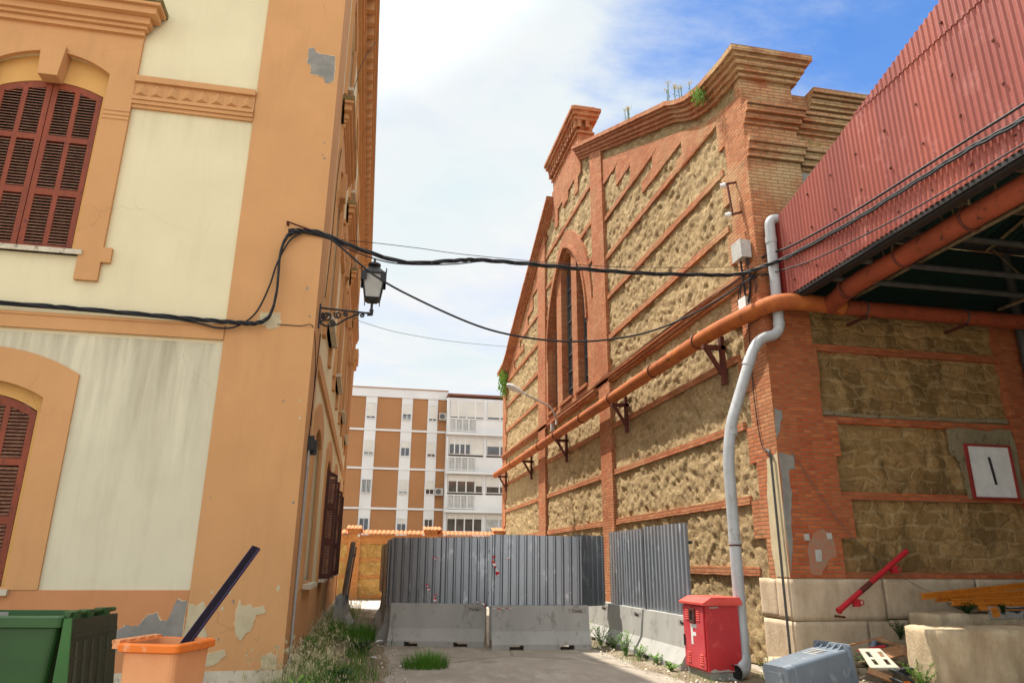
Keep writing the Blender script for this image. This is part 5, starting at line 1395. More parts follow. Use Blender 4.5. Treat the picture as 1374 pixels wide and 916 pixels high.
# ================================================================== WHEELED BINS
def bin_shell(w0, d0, w1, d1, h, t=.012, lip=.045, liph=.06, floor=.02):
    """open tapered tub, centred, base z=0; returns (tub, lip) meshes"""
    def ring(w, d, z, r=.05, n=4):
        out = []
        for (sx, sy, a0) in ((1, 1, 0), (-1, 1, 90), (-1, -1, 180), (1, -1, 270)):
            for i in range(n+1):
                a = math.radians(a0+90*i/n); out.append((sx*(w/2-r)+r*math.cos(a), sy*(d/2-r)+r*math.sin(a), z))
        return out
    n = 20; mb = MB()
    steps = [0, .12, .13, .5, .86, 1.0]
    rings = [ring(w0+(w1-w0)*s-(.0 if s > .125 else .02), d0+(d1-d0)*s-(.0 if s > .125 else .02), h*s) for s in steps]
    rings += [ring(w1-2*t, d1-2*t, h)]+[ring(w0+(w1-w0)*s-2*t, d0+(d1-d0)*s-2*t, h*s) for s in (.5, .03)]
    vs = [p for q in rings for p in q]
    fs = [(i*n+j, i*n+(j+1) % n, (i+1)*n+(j+1) % n, (i+1)*n+j) for i in range(len(rings)-1) for j in range(n)]
    fs += [tuple(range(n-1, -1, -1)), tuple(range((len(rings)-1)*n, len(rings)*n))]
    mb.add(vs, fs)
    lp = MB(); a = [ring(w1+.002, d1+.002, h-liph), ring(w1+2*lip, d1+2*lip, h-liph+.012), ring(w1+2*lip, d1+2*lip, h-.008), ring(w1+2*lip-.02, d1+2*lip-.02, h+.004), ring(w1-.01, d1-.01, h+.004), ring(w1-.01, d1-.01, h-.02)]
    vs = [p for q in a for p in q]
    lp.add(vs, [(i*n+j, i*n+(j+1) % n, (i+1)*n+(j+1) % n, (i+1)*n+j) for i in range(len(a)-1) for j in range(n)])
    return mb, lp
def local_part(root, name, mb, m):
    o = mb.build(name, m); o.parent = root; return o
def root_at(name, label, cat, mtx, group=None):
    o = bpy.data.objects.new(name, None); col.objects.link(o); o.empty_display_size = .2
    o.matrix_world = mtx; world_tag(o, label, cat, group); return o
def wheels(root, d, w, x_):
    for s in (-1, 1):
        tw = MB().tube([(x_, s*(w/2-.03), .09), (x_, s*(w/2+.03), .09)], .095, 18)
        local_part(root, 'wheel', tw, M['iron'])
# orange bin
obn = root_at('orange_bin', 'open orange wheeled bin with a dark plank standing in it', 'wheeled bin', Matrix.Translation((-1.32, 5.84, 0)) @ Matrix.Rotation(R(-21), 4, 'Z'))
tub, lp_ = bin_shell(.36, .36, .41, .44, 1.055, .012, .03)
local_part(obn, 'tub', tub, M['orange_faded']); local_part(obn, 'rim', lp_, M['orange_bin'])
hb = MB()
for k in range(5): hb.box(-.275, -.22, -.22+k*.10, -.16+k*.10, 1.02, 1.075)
hb.tube([(-.27, -.22, 1.065), (-.27, .23, 1.065)], .014, 8)
local_part(obn, 'hinge', hb, M['orange_faded'])
rb = MB()
for x_ in (-.07, .05): rb.box(x_-.004, x_+.004, -.2155, -.205, .93, .995)
rb2 = MB()
local_part(obn, 'rib', rb, M['orange_bin']); wheels(obn, .5, .5, -.2)
# dark plank leaning out of it
pk = thing('dark_plank', 'long dark plank with violet edges leaning out of the orange bin', 'plank', (-1.2, 6.1, .6))
m_ = Matrix.Translation((-1.33, 5.93, .55)) @ Vector((0, 0, 0)).to_track_quat('Z', 'Y').to_matrix().to_4x4() if False else None
p0 = Vector((-1.50, 5.80, .55)); p1 = Vector((-.855, 6.30, 1.71)); ax = (p1-p0).normalized(); sd_ = Vector((.93, -.32, 0)).cross(ax).normalized(); wd_ = ax.cross(sd_).normalized()
def plank(p0, p1, wv, tv, hw, ht):
    return MB().hexa([p0-wv*hw-tv*ht, p0+wv*hw-tv*ht, p0+wv*hw+tv*ht, p0-wv*hw+tv*ht], [p1-wv*hw-tv*ht, p1+wv*hw-tv*ht, p1+wv*hw+tv*ht, p1-wv*hw+tv*ht])
o = plank(p0, p1, wd_, sd_, .032, .012).build('board', M['purple_black']); o.parent = pk; o.location = -pk.location
for s in (-1, 1):
    q = plank(p0+wd_*s*.0345, p1+wd_*s*.0345, wd_, sd_, .0022, .0125).build('edge_strip', M['purple_edge']); q.parent = pk; q.location = -pk.location
# green container with its lid thrown open
gm = Matrix.Translation((-2.66, 6.60, 0)) @ Matrix.Rotation(R(-8), 4, 'Z')
gb = root_at('green_container', 'green refuse container with its ribbed lid folded open', 'waste container', gm)
tub, lp_ = bin_shell(.86, .56, 1.06, .66, 1.2, .015, .04, .085)
local_part(gb, 'tub', tub, M['green_bin']); local_part(gb, 'rim', lp_, M['green_bin'])
lid = MB()
lx = .60
lid.hexa([(lx+.10, -.36, .15), (lx+.14, -.36, .15), (lx+.14, .36, .15), (lx+.10, .36, .15)], [(lx-.0, -.36, 1.18), (lx+.035, -.36, 1.18), (lx+.035, .36, 1.18), (lx-.0, .36, 1.18)])
lo_ = local_part(gb, 'lid', lid, M['lid_dark'])
e_ = MB()
for y_ in (-.375,):
    e_.hexa([(lx-.02, y_, .15), (lx+.15, y_, .15), (lx+.15, y_+.014, .15), (lx-.02, y_+.014, .15)], [(lx-.015, y_, 1.19), (lx+.04, y_, 1.19), (lx+.04, y_+.014, 1.19), (lx-.015, y_+.014, 1.19)])
e2 = e_.build('lid_edge', M['green_edge']); e2.parent = lo_
rb = MB()
for k, y_ in enumerate((-.26, -.14, -.02, .10, .22)):
    rb.hexa([(lx+.14, y_-.05, .18), (lx+.165, y_-.03, .18), (lx+.165, y_+.01, .18), (lx+.14, y_+.03, .18)], [(lx+.045, y_-.02, 1.02), (lx+.06, y_-.01, 1.02), (lx+.06, y_+.02, 1.02), (lx+.045, y_+.03, 1.02)])
rb.box(lx+.04, lx+.055, -.35, .35, 1.05, 1.08).box(lx+.05, lx+.07, -.35, .35, .90, .915)
q = rb.build('lid_ribs', M['lid_dark']); q.parent = lo_
hg = MB().tube([(lx-.0, -.36, 1.215), (lx-.0, .36, 1.215)], .018, 8)
for y_ in (-.28, -.08, .18): hg.box(lx-.06, lx+.03, y_-.03, y_+.05, 1.17, 1.235)
local_part(gb, 'hinge', hg, M['green_bin'])
for (sx, sy) in ((-1, -1), (-1, 1), (1, -1), (1, 1)):
    local_part(gb, 'wheel', MB().tube([(sx*.35, sy*.24-.02, .07), (sx*.35, sy*.24+.02, .07)], .075, 16), M['iron'])
local_part(gb, 'sticker', MB().box(-.42, -.22, .312, .316, 1.12, 1.19), M['bare'])
local_part(gb, 'sticker', MB().box(-.05, .02, -.372, -.3705, 1.13, 1.17), M['bare'])
# grey bin lying on its side
ax = (Vector((6.42, 9.42, .315))-Vector((5.40, 9.27, .175))).normalized(); yy_ = Vector((0, 0, 1)).cross(ax).normalized(); xx_ = yy_.cross(ax).normalized()
gt = Matrix.Translation((5.40, 9.27, .175)) @ Matrix((( -xx_.x, -yy_.x, ax.x, 0), (-xx_.y, -yy_.y, ax.y, 0), (-xx_.z, -yy_.z, ax.z, 0), (0, 0, 0, 1)))
gy = root_at('tipped_bin', 'blue-grey wheeled bin lying on its side in the rubbish by the corner', 'wheeled bin', gt)
tub, lp_ = bin_shell(.36, .50, .48, .56, 1.03, .012, .055, .05)
local_part(gy, 'tub', tub, M['grey_bin']); rim = local_part(gy, 'rim', lp_, M['grey_bin'])
rb = MB()
for sx in (-1, 1):
    for k in range(5):
        y_ = -.22+k*.11
        rb.hexa([(sx*.235, y_-.006, .90), (sx*.24, y_-.006, .90), (sx*.24, y_+.006, .90), (sx*.235, y_+.006, .90)], [(sx*.24, y_-.006, .985), (sx*.292, y_-.006, .985), (sx*.292, y_+.006, .985), (sx*.24, y_+.006, .985)])
q = rb.build('rim_ribs', M['grey_bin']); q.parent = rim
local_part(gy, 'base_recess', MB().box(-.09, .09, -.14, .14, -.008, -.001), M['grey_bin'])
mk = MB()
for k in range(4): mk.box(.2175+k*.006, .2205+k*.006, -.13, .13, .60+k*.055, .625+k*.055)
local_part(gy, 'faded_markings', mk, M['galv_box'])

# ================================================================== LOOSE STONES, BEAMS AND RUBBISH
def stone(label, x0, x1, y0, y1, z0, z1, seed, rotz=0):
    c = Vector(((x0+x1)/2, (y0+y1)/2, 0))
    mb = rough_block(x0-c.x, x1-c.x, y0-c.y, y1-c.y, z0, z1, .024, seed, edge=.035)
    o = mb.build('stone_block', M['loose_stone']); o.location = c; o.rotation_euler = (0, 0, rotz)
    world_tag(o, label, 'stone block', 'loose limestone blocks'); return o
stone('big pale limestone block with a sunlit rough left face', 7.46, 8.87, 8.66, 9.34, .08, .81, 3, R(-3))
stone('limestone block at the picture edge, right of the sunlit big one', 8.90, 10.3, 8.66, 9.4, .05, .82, 9, R(1))
stone('low mossy stone slab under the yellow beams', 8.35, 11.8, 9.72, 10.35, .0, .93, 14)
stone('small square footing stone under the grey drainpipe', 5.9, 6.4, 10.2, 10.5, 0, .30, 21, R(5))
def beam(p0, p1, w_, h_, label, m=M['yellow_steel']):
    p0, p1 = Vector(p0), Vector(p1); ax = (p1-p0).normalized(); sv = ax.cross(Vector((0, 0, 1))).normalized(); uv = sv.cross(ax)
    t = bpy.data.objects.new('yellow_beam', None); col.objects.link(t); t.location = p0; world_tag(t, label, 'beam', 'pile of yellow painted beams')
    for nm, zo, ww, hh in (('flange', h_/2, w_/2, .006), ('flange', -h_/2, w_/2, .006), ('web', 0, .006, h_/2)):
        b_ = MB(); a, b = Vector((0, 0, 0))+uv*zo, p1-p0+uv*zo
        b_.hexa([a-sv*ww-uv*hh, a+sv*ww-uv*hh, a+sv*ww+uv*hh, a-sv*ww+uv*hh], [b-sv*ww-uv*hh, b+sv*ww-uv*hh, b+sv*ww+uv*hh, b-sv*ww+uv*hh])
        o = b_.build(nm, m); o.parent = t
    return t
for i, (a, b, w_, h_, lab) in enumerate((
    ((8.22, 9.80, 1.17), (11.4, 10.15, 1.40), .11, .07, 'longest yellow beam reaching furthest left on the pile'),
    ((8.5, 9.86, 1.13), (11.5, 9.95, 1.28), .11, .07, 'yellow beam just below the longest one'),
    ((8.7, 9.78, 1.09), (11.5, 9.80, 1.16), .12, .08, 'yellow beam in the middle of the pile'),
    ((8.95, 9.96, 1.06), (11.5, 10.1, 1.14), .12, .08, 'yellow beam at the back of the pile'),
    ((9.1, 9.74, 1.03), (11.4, 9.66, 1.02), .12, .09, 'lowest yellow beam lying on the mossy slab'))):
    beam(a, b, w_, h_, lab)
pb = thing('painted_board', 'peeling white and dark board with yellow paint under the beams', 'board', (9.7, 9.7, .95))
part(pb, 'board', MB().box(9.25, 10.6, 9.69, 9.73, .86, 1.03), M['bare'])
part(pb, 'yellow_paint', MB().plate(jag([(9.28, .88), (9.42, .88), (9.38, 1.02), (9.27, 1.02)], 3, .01), [], 0, .003, lambda u, v, d: (u, 9.69-d, v)), M['yellow_steel'])
part(pb, 'dark_paint', MB().plate(jag([(9.55, .98), (9.7, .93), (9.85, .97), (9.95, 1.02), (9.5, 1.02)], 4, .01), [], 0, .003, lambda u, v, d: (u, 9.69-d, v)).plate(jag([(9.8, .87), (9.9, .88), (9.95, .93), (9.85, .93)], 5, .008), [], 0, .003, lambda u, v, d: (u, 9.69-d, v)), M['slate'])
# red bar leaning on the wall
rbt = thing('red_bar', 'red painted metal bar with brackets leaning against the stone wall', 'metal bar', (7.12, 10.3, .95))
p0, p1 = Vector((7.12, 10.24, .96)), Vector((8.58, 10.42, 1.83))
part(rbt, 'tube', MB().tube([p0, p1], .042, 14), M['red_bar'])
mid = p0+(p1-p0)*.30; mid2 = p0+(p1-p0)*.44
part(rbt, 'rusty_sleeve', MB().tube([mid, mid2], .0435, 14), M['rust'])
bb = MB()
for t_ in (.20, .76):
    c = p0+(p1-p0)*t_; bb.box(c.x-.02, c.x+.09, c.y-.03, c.y+.03, c.z-.13, c.z-.02)
    rr_ = [(c.x+.13+math.cos(a)*.035, c.y, c.z-.07+math.sin(a)*.035) for a in [2*math.pi*i/12 for i in range(13)]]
    bb.tube(rr_, .008, 6, False)
part(rbt, 'lug', bb, M['red_bar'])
part(rbt, 'cap', MB().tube([p0-(p1-p0).normalized()*.03, p0], .05, 14), M['red_bar'])
part(rbt, 'support_spike', MB().box(7.22, 7.25, 10.30, 10.56, .84, .87).box(8.2, 8.23, 10.38, 10.6, 1.52, 1.55), M['rust'])
part(rbt, 'stay_wire', MB().tube(spline([(6.75, 10.5, 3.4), (7.6, 10.45, 2.1), (8.4, 10.4, 1.45), (9.0, 10.3, 1.12)]), .005, 5), M['cable_grey'])
# white plastic drawer front
wt = thing('plastic_crate_lid', 'cream plastic panel with square holes lying on the rubbish', 'plastic panel', (7.1, 9.6, .4))
mw = Matrix.Translation((6.80, 9.27, .285)) @ Matrix.Rotation(R(-5), 4, 'Z') @ Matrix.Rotation(R(46), 4, 'X')
frw = lambda u, v, d: tuple(mw @ Vector((u, v, d)))
hs = [[(u+k_, v), (u+k_+.065, v), (u+k_+.045, v+.085), (u+k_-.02, v+.085)] for u in (.07, .245) for v, k_ in ((.045, .02), (.165, .0))]
part(wt, 'panel', MB().plate([(0, 0), (.41, 0), (.30, .30), (-.01, .30)], hs, 0, .012, frw), M['white_plastic'])
part(wt, 'edge', MB().plate([(0, -.006), (.42, -.006), (.42, .008), (0, .008)], [], -.035, -.0005, frw).plate([(.405, .0085), (.42, .0085), (.312, .30), (.298, .30)], [], -.035, -.0005, frw), M['white_plastic'])
def wplank(name, p0, p1, w_, h_, label, m=M['wood'], cat='plank', roll=0):
    p0, p1 = Vector(p0), Vector(p1); ax = (p1-p0).normalized(); sv = ax.cross(Vector((0, 0, 1))).normalized(); uv = sv.cross(ax)
    if roll: q = Matrix.Rotation(roll, 3, ax); sv = q @ sv; uv = q @ uv
    b_ = MB().hexa([-sv*w_/2-uv*h_/2, sv*w_/2-uv*h_/2, sv*w_/2+uv*h_/2, -sv*w_/2+uv*h_/2], [p1-p0-sv*w_/2-uv*h_/2, p1-p0+sv*w_/2-uv*h_/2, p1-p0+sv*w_/2+uv*h_/2, p1-p0-sv*w_/2+uv*h_/2])
    o = b_.build(name, m); o.location = p0; world_tag(o, label, cat, 'scrap wood in the rubbish heap'); return o
wplank('wood_plank', (6.98, 9.92, .50), (7.52, 9.88, .61), .03, .022, 'thin brown stick at the back of the rubbish by the tipped bin')
wplank('wood_plank', (7.20, 9.62, .395), (7.74, 9.66, .47), .20, .022, 'broad light brown board in the rubbish near the big stone', roll=R(28))
wplank('wood_plank', (7.40, 9.86, .585), (7.84, 9.80, .455), .07, .022, 'brown board lying crosswise behind the broad one', roll=R(40))
wplank('wood_plank', (6.72, 9.22, .27), (6.96, 9.08, .17), .09, .022, 'brown board end beside the mouth of the tipped bin', roll=R(50))
wplank('wood_plank', (7.60, 9.55, .42), (7.66, 9.35, .18), .05, .022, 'short brown stick against the big stone', roll=R(60))
wplank('wood_plank', (7.05, 9.8, .44), (7.45, 9.78, .50), .10, .02, 'dark red painted board under the brown boards', M['red_bar'])
wplank('wood_plank', (6.98, 9.75, .30), (7.5, 9.6, .33), .12, .02, 'grey weathered board underneath the other boards', M['old_steel'])
o = MB().tube([(6.95, 8.72, .06), (7.68, 9.18, .14)], .03, 12).build('plastic_tube', M['grey_tube']); world_tag(o, 'grey plastic tube lying in front of the broken slates', 'tube')
o = MB().tube([(7.45, 10.1, .30), (7.62, 10.2, .55)], .045, 12).build('plastic_tube', M['grey_bin']); world_tag(o, 'blue-grey pipe end sticking up against the plinth', 'tube')
rnd = random.Random(11)
for i, (lab, cx0_, cy0_, cz0_, s0) in enumerate((('broken blue-grey slate tipped up in the rubbish', 7.15, 9.15, .20, .22), ('dark slate shard next to the big stone', 7.42, 9.35, .22, .18), ('small slate shard in front of the cream panel', 6.98, 9.0, .14, .12), ('dark slate leaning on the plinth behind the boards', 7.7, 10.15, .45, .17))):
    mm = Matrix.Translation((cx0_, cy0_, cz0_)) @ Matrix.Rotation(rnd.uniform(0, 3), 4, 'Z') @ Matrix.Rotation(R(rnd.uniform(15, 50)), 4, 'X')
    f3 = lambda u, v, d, mm=mm: tuple(mm @ Vector((u, v, d)))
    o = MB().plate(ragged(0, 0, s0, s0*.7, 7, i+3, .35), [], 0, .012, f3).build('slate_shard', M['slate']); world_tag(o, lab, 'slate', 'broken slates in the rubbish')
o = MB().box(7.06, 7.13, 8.95, 9.0, .13, .16).build('orange_scrap', M['orange_bin']); world_tag(o, 'tiny orange scrap on the broken slates', 'scrap')
# bits of rubble on the ground
rnd = random.Random(5)
mb = MB()
def pebble(mb, x, y, z, s):
    vs = []; 
    base = [(1, 0, 0), (-1, 0, 0), (0, 1, 0), (0, -1, 0), (0, 0, 1), (0, 0, -1)]
    rm = Matrix.Rotation(rnd.uniform(0, 6), 3, Vector((rnd.random(), rnd.random(), 1)))
    vs = [tuple(Vector((x, y, z))+rm @ (Vector(b)*s*rnd.uniform(.6, 1.2))) for b in base]
    mb.add(vs, [(0, 2, 4), (2, 1, 4), (1, 3, 4), (3, 0, 4), (2, 0, 5), (1, 2, 5), (3, 1, 5), (0, 3, 5)])
for _ in range(650):
    a = rnd.random()
    if a < .45: x, y = rnd.uniform(-.8, .75), rnd.uniform(8, 22)
    elif a < .8: x, y = rnd.uniform(4.3, 5.3), rnd.uniform(9, 16)
    else: x, y = rnd.uniform(5.6, 8.0), rnd.uniform(8.4, 10.4)
    pebble(mb, x, y, .045, rnd.choice((.008, .012, .018, .03)))
o = mb.build('rubble', M['pale_stone']); world_tag(o, 'loose pebbles and crumbs of mortar along the walls', 'rubble', None, 'stuff')

# ================================================================== VEGETATION
def blade(mb, x, y, z, h, w_, lean, az, segs=3, curl=.5):
    dx, dy = math.cos(az), math.sin(az); px, py = -dy, dx
    pts = []
    for i in range(segs+1):
        t = i/segs; o_ = lean*h*(t**(1+curl)); ww = w_*(1-t)**.7
        pts.append(((x+dx*o_, y+dy*o_, z+h*t*(1-.25*lean*t)), ww))
    vs = []
    for (p, ww) in pts: vs += [(p[0]-px*ww, p[1]-py*ww, p[2]), (p[0]+px*ww, p[1]+py*ww, p[2])]
    mb.add(vs, [(2*i, 2*i+1, 2*i+3, 2*i+2) for i in range(segs)])
    return pts[-1][0]
def seedhead(mb, p, s, n=5):
    for _ in range(n):
        a = rnd.uniform(0, 6.3); q = (p[0]+rnd.gauss(0, s), p[1]+rnd.gauss(0, s), p[2]+rnd.uniform(-3*s, s))
        l = s*rnd.uniform(.8, 1.8); w_ = l*.28
        mb.add([(q[0], q[1], q[2]+l), (q[0]+math.cos(a)*w_, q[1]+math.sin(a)*w_, q[2]), (q[0], q[1], q[2]-l), (q[0]-math.cos(a)*w_, q[1]-math.sin(a)*w_, q[2])], [(0, 1, 2, 3)])
rnd = random.Random(21)
g, s_, hd = MB(), MB(), MB()
def veg_y(): return 7.4+(19-7.4)*rnd.random()**1.25
for _ in range(17000):
    y = veg_y() if rnd.random() < .9 else rnd.uniform(19, 26); x = -.86+abs(rnd.gauss(0, .42))
    dens = noise.noise((x*1.6, y*.9, 4))
    if x > .75 or dens < -.18+.25*(x > .3): continue
    h = rnd.uniform(.08, .34)*(1.25 if x < -.3 else .9)*(1+.8*max(0, dens))
    blade(g, x, y, .02, h, rnd.uniform(.004, .009), rnd.uniform(.1, .8), rnd.uniform(0, 6.3))
for _ in range(1500):
    y = veg_y(); x = -.86+abs(rnd.gauss(0, .34))
    if x > .5: continue
    tall = noise.noise((x*1.4+5, y*.8, 2)) > -.05
    h = rnd.uniform(.22, .52)*(1.3 if tall else .7)
    p = blade(s_, x, y, .02, h, rnd.uniform(.001, .0022), rnd.uniform(.1, .55), rnd.uniform(0, 6.3), 4)
    if rnd.random() < .75: seedhead(hd, p, rnd.uniform(.008, .016), rnd.randint(3, 7))
for nm, mb_, m_, lab in (('green_grass', g, M['grass'], 'unkempt green grass growing along the ochre building'), ('dry_grass', s_, M['straw'], 'dry straw-coloured stalks standing among the weeds by the ochre wall'), ('grass_seed_heads', hd, M['straw'], 'pale feathery seed heads above the weeds by the ochre wall')):
    o = mb_.build(nm, m_); world_tag(o, lab, 'grass', None, 'stuff')
# taller oat clumps right at the corner
def clump(name, x0, y0, rx, ry, n, h0, h1, label, m, head=None, group=None, cat='weed', w_=.005):
    t = bpy.data.objects.new(name, None); col.objects.link(t); t.location = (x0, y0, 0); world_tag(t, label, cat, group)
    a, b_ = MB(), MB()
    for _ in range(n):
        r_ = math.sqrt(rnd.random()); an = rnd.uniform(0, 6.3); x, y = r_*rx*math.cos(an), r_*ry*math.sin(an)
        p = blade(a, x, y, .0, rnd.uniform(h0, h1)*(1.1-.5*r_), rnd.uniform(.5, 1)*w_, rnd.uniform(.1, .8), an+rnd.uniform(-.8, .8), 4)
        if head and rnd.random() < .8: seedhead(b_, p, .014, 8)
    a.build('blades', m, t).location = (0, 0, 0)
    if b_.v: b_.build('seed_heads', head, t).location = (0, 0, 0)
    return t
clump('wild_oats', -.80, 9.6, .22, .35, 90, .5, 1.0, 'tall dry oat stalks at the front corner of the ochre building', M['straw'], M['straw'], 'clumps of wild oats', 'weed', .0035)
clump('wild_oats', -.62, 11.2, .25, .5, 90, .4, .85, 'dry oat stalks beside the pale conduit', M['straw'], M['straw'], 'clumps of wild oats', 'weed', .0035)
clump('wild_oats', -.2, 25.0, .35, .8, 120, .5, 1.1, 'sunlit pale oat stalks at the far end of the path', M['straw'], M['straw'], 'clumps of wild oats', 'weed', .006)
clump('grass_mound', .10, 16.8, .42, .9, 900, .2, .5, 'dense bright green grass mound beside the path halfway along', M['grass_bright'], None, None, 'grass mound', .007)
clump('grass_tuft', 1.10, 12.45, .38, .34, 900, .14, .38, 'isolated low green grass tuft on the bare concrete', M['grass_bright'], None, None, 'grass tuft', .006)
def leafy(name, x0, y0, z0, n, h, spread, label, group, m=M['leaf'], ls=.03, down=False):
    t = bpy.data.objects.new(name, None); col.objects.link(t); t.location = (x0, y0, z0); world_tag(t, label, 'weed', group)
    st_, lf_ = MB(), MB()
    for _ in range(n):
        az_ = rnd.uniform(0, 6.3); ln = rnd.uniform(.1, 1)*spread; hh = h*rnd.uniform(.5, 1.1)*(-.3 if down else 1)
        pts = [(0+rnd.uniform(-.03, .03), rnd.uniform(-.03, .03), 0), (ln*.5*math.cos(az_), ln*.5*math.sin(az_), hh*.6), (ln*math.cos(az_), ln*math.sin(az_), hh)]
        sp = spline(pts, 4); st_.tube(sp, .003, 4, False)
        for p in sp[2:]:
            for _k in range(3):
                a = rnd.uniform(0, 6.3); e = rnd.uniform(-.3, .8); l = ls*rnd.uniform(.6, 1.4)
                d = Vector((math.cos(a), math.sin(a), e)).normalized(); sv = d.cross(Vector((0, 0, 1))).normalized()*l*.32; c = p+d*l*.5
                lf_.add([p, c+sv, p+d*l, c-sv], [(0, 1, 2, 3)])
    st_.build('stem', m, t).location = (0, 0, 0); lf_.build('leaves', m, t).location = (0, 0, 0)
    return t
GW = 'weeds along the foot of the hall barriers'
for i, (x, y, h, sp, n, lab) in enumerate((
    (4.75, 15.6, .42, .25, 26, 'leafy green weed at the corner between the two barrier rows'),
    (4.82, 14.8, .36, .25, 24, 'leafy weed second from the barrier corner'),
    (4.85, 14.1, .28, .22, 18, 'low brownish weed midway along the hall barriers'),
    (4.80, 13.3, .38, .22, 26, 'bright green weed in front of the barrier joint'),
    (4.82, 12.7, .22, .22, 14, 'scrawny weed just right of the bright green one'),
    (4.84, 12.0, .16, .2, 14, 'flat weed before the notch near the red cabinet'),
    (4.80, 11.3, .12, .2, 12, 'tiny weed beside the red cabinet base'))):
    leafy('weed', x, y, .02, n, h, sp, lab, GW, M['leaf'] if i != 2 else M['grass'], .035)
for i, (x, y, z, h, sp, n, lab) in enumerate((
    (5.85, 10.25, .02, .30, .16, 16, 'green weed right behind the foot of the drainpipe'),
    (7.30, 8.95, .05, .34, .25, 22, 'fresh green weed between the rubbish and the big stone'),
    (7.1, 9.7, .2, .2, .22, 16, 'dark weed under the boards in the rubbish'),
    (8.0, 10.1, .55, .25, .28, 22, 'dark ferny weed on the plinth left of the mossy slab'),
    (8.9, 9.75, .93, .16, .3, 26, 'low dark weed growing under the yellow beams'),
    (9.45, 9.66, .93, .14, .12, 12, 'small weed in front of the painted board'))):
    leafy('weed', x, y, z, n, h, sp, lab, 'weeds at the foot of the hall corner', M['leaf'] if i < 2 else M['leaf_dark'], .035)
for _ in range(0): pass
sg = MB()
for _ in range(900):
    x = rnd.uniform(4.45, 5.0); y = rnd.uniform(9.6, 16)
    if noise.noise((x*2, y*1.4, 8)) < 0.05: continue
    blade(sg, x, y, .02, rnd.uniform(.04, .14), .003, rnd.uniform(.2, .9), rnd.uniform(0, 6.3))
for _ in range(500):
    x = rnd.uniform(5.7, 6.6); y = rnd.uniform(9.3, 10.5)
    blade(sg, x, y, .02, rnd.uniform(.04, .2), .003, rnd.uniform(.2, .9), rnd.uniform(0, 6.3))
o = sg.build('sparse_grass', M['grass']); world_tag(o, 'thin sparse grass at the foot of the hall barriers', 'grass', None, 'stuff')
# plants growing on the gable
def houseleek(x, y, z, n, h, label):
    t = bpy.data.objects.new('flowering_weed', None); col.objects.link(t); t.location = (x, y, z); world_tag(t, label, 'plant', 'flowering weeds on the gable cornice')
    a, b_ = MB(), MB()
    for _ in range(n):
        dx, dy = rnd.uniform(-.03, .03), rnd.uniform(-.07, .07); hh = h*rnd.uniform(.75, 1.05)
        a.tube([(dx, dy, 0), (dx*1.5, dy*1.6, hh)], .008, 5, False)
        for _k in range(14):
            q = (dx*1.5+rnd.gauss(0, .012), dy*1.6+rnd.gauss(0, .012), rnd.uniform(.1, .9)*hh); seedhead(a, q, .018, 1)
        for _k in range(26): seedhead(b_, (dx*1.5+rnd.gauss(0, .035), dy*1.6+rnd.gauss(0, .035), hh+rnd.gauss(0, .012)), .018, 1)
    a.build('stem', M['grass'], t).location = (0, 0, 0); b_.build('flower_head', M['stem_yellow'], t).location = (0, 0, 0)
for (y, n, h, lab) in ((15.95, 4, .50, 'yellow flowering weed standing alone near the apex block'), (13.35, 2, .52, 'yellow flowering weed leftmost in the cluster near the green bush'), (12.95, 2, .50, 'yellow flowering weed second in the cluster near the green bush'), (12.65, 2, .46, 'yellow flowering weed third in the cluster near the green bush'), (12.15, 1, .52, 'single tall yellow flowering weed next to the green bush')):
    houseleek(XR-.2, y, roofz(y)+.50, n, h, lab)
def bush(name, x, y, z, r, n, label, m, ls=.05, elong=(1, 1, 1)):
    t = bpy.data.objects.new(name, None); col.objects.link(t); t.location = (x, y, z); world_tag(t, label, 'plant')
    b_ = MB()
    for _ in range(n):
        d = Vector((rnd.gauss(0, 1), rnd.gauss(0, 1), rnd.gauss(0, 1))).normalized()*r*rnd.random()**.4
        d = Vector((d.x*elong[0], d.y*elong[1], d.z*elong[2])); seedhead(b_, d, ls, 1)
    b_.build('leaves', m, t).location = (0, 0, 0)
    s__ = MB(); 
    for _ in range(5): s__.tube([(.1, 0, -.02), (rnd.uniform(-.5, .3)*r, rnd.uniform(-.6, .6)*r, rnd.uniform(-.5, .5)*r)], .006, 4, False)
    s__.build('stem', m, t).location = (0, 0, 0)
bush('cornice_bush', XR-.34, 11.62, 10.98, .17, 260, 'small round green bush rooted in the hall cornice', M['leaf'], .028)
bush('eaves_bush', XR-.15, 34.2, 10.35, .55, 500, 'green weed hanging from the far eaves above the street lamp', M['leaf'], .07, (.5, .7, 1.4))

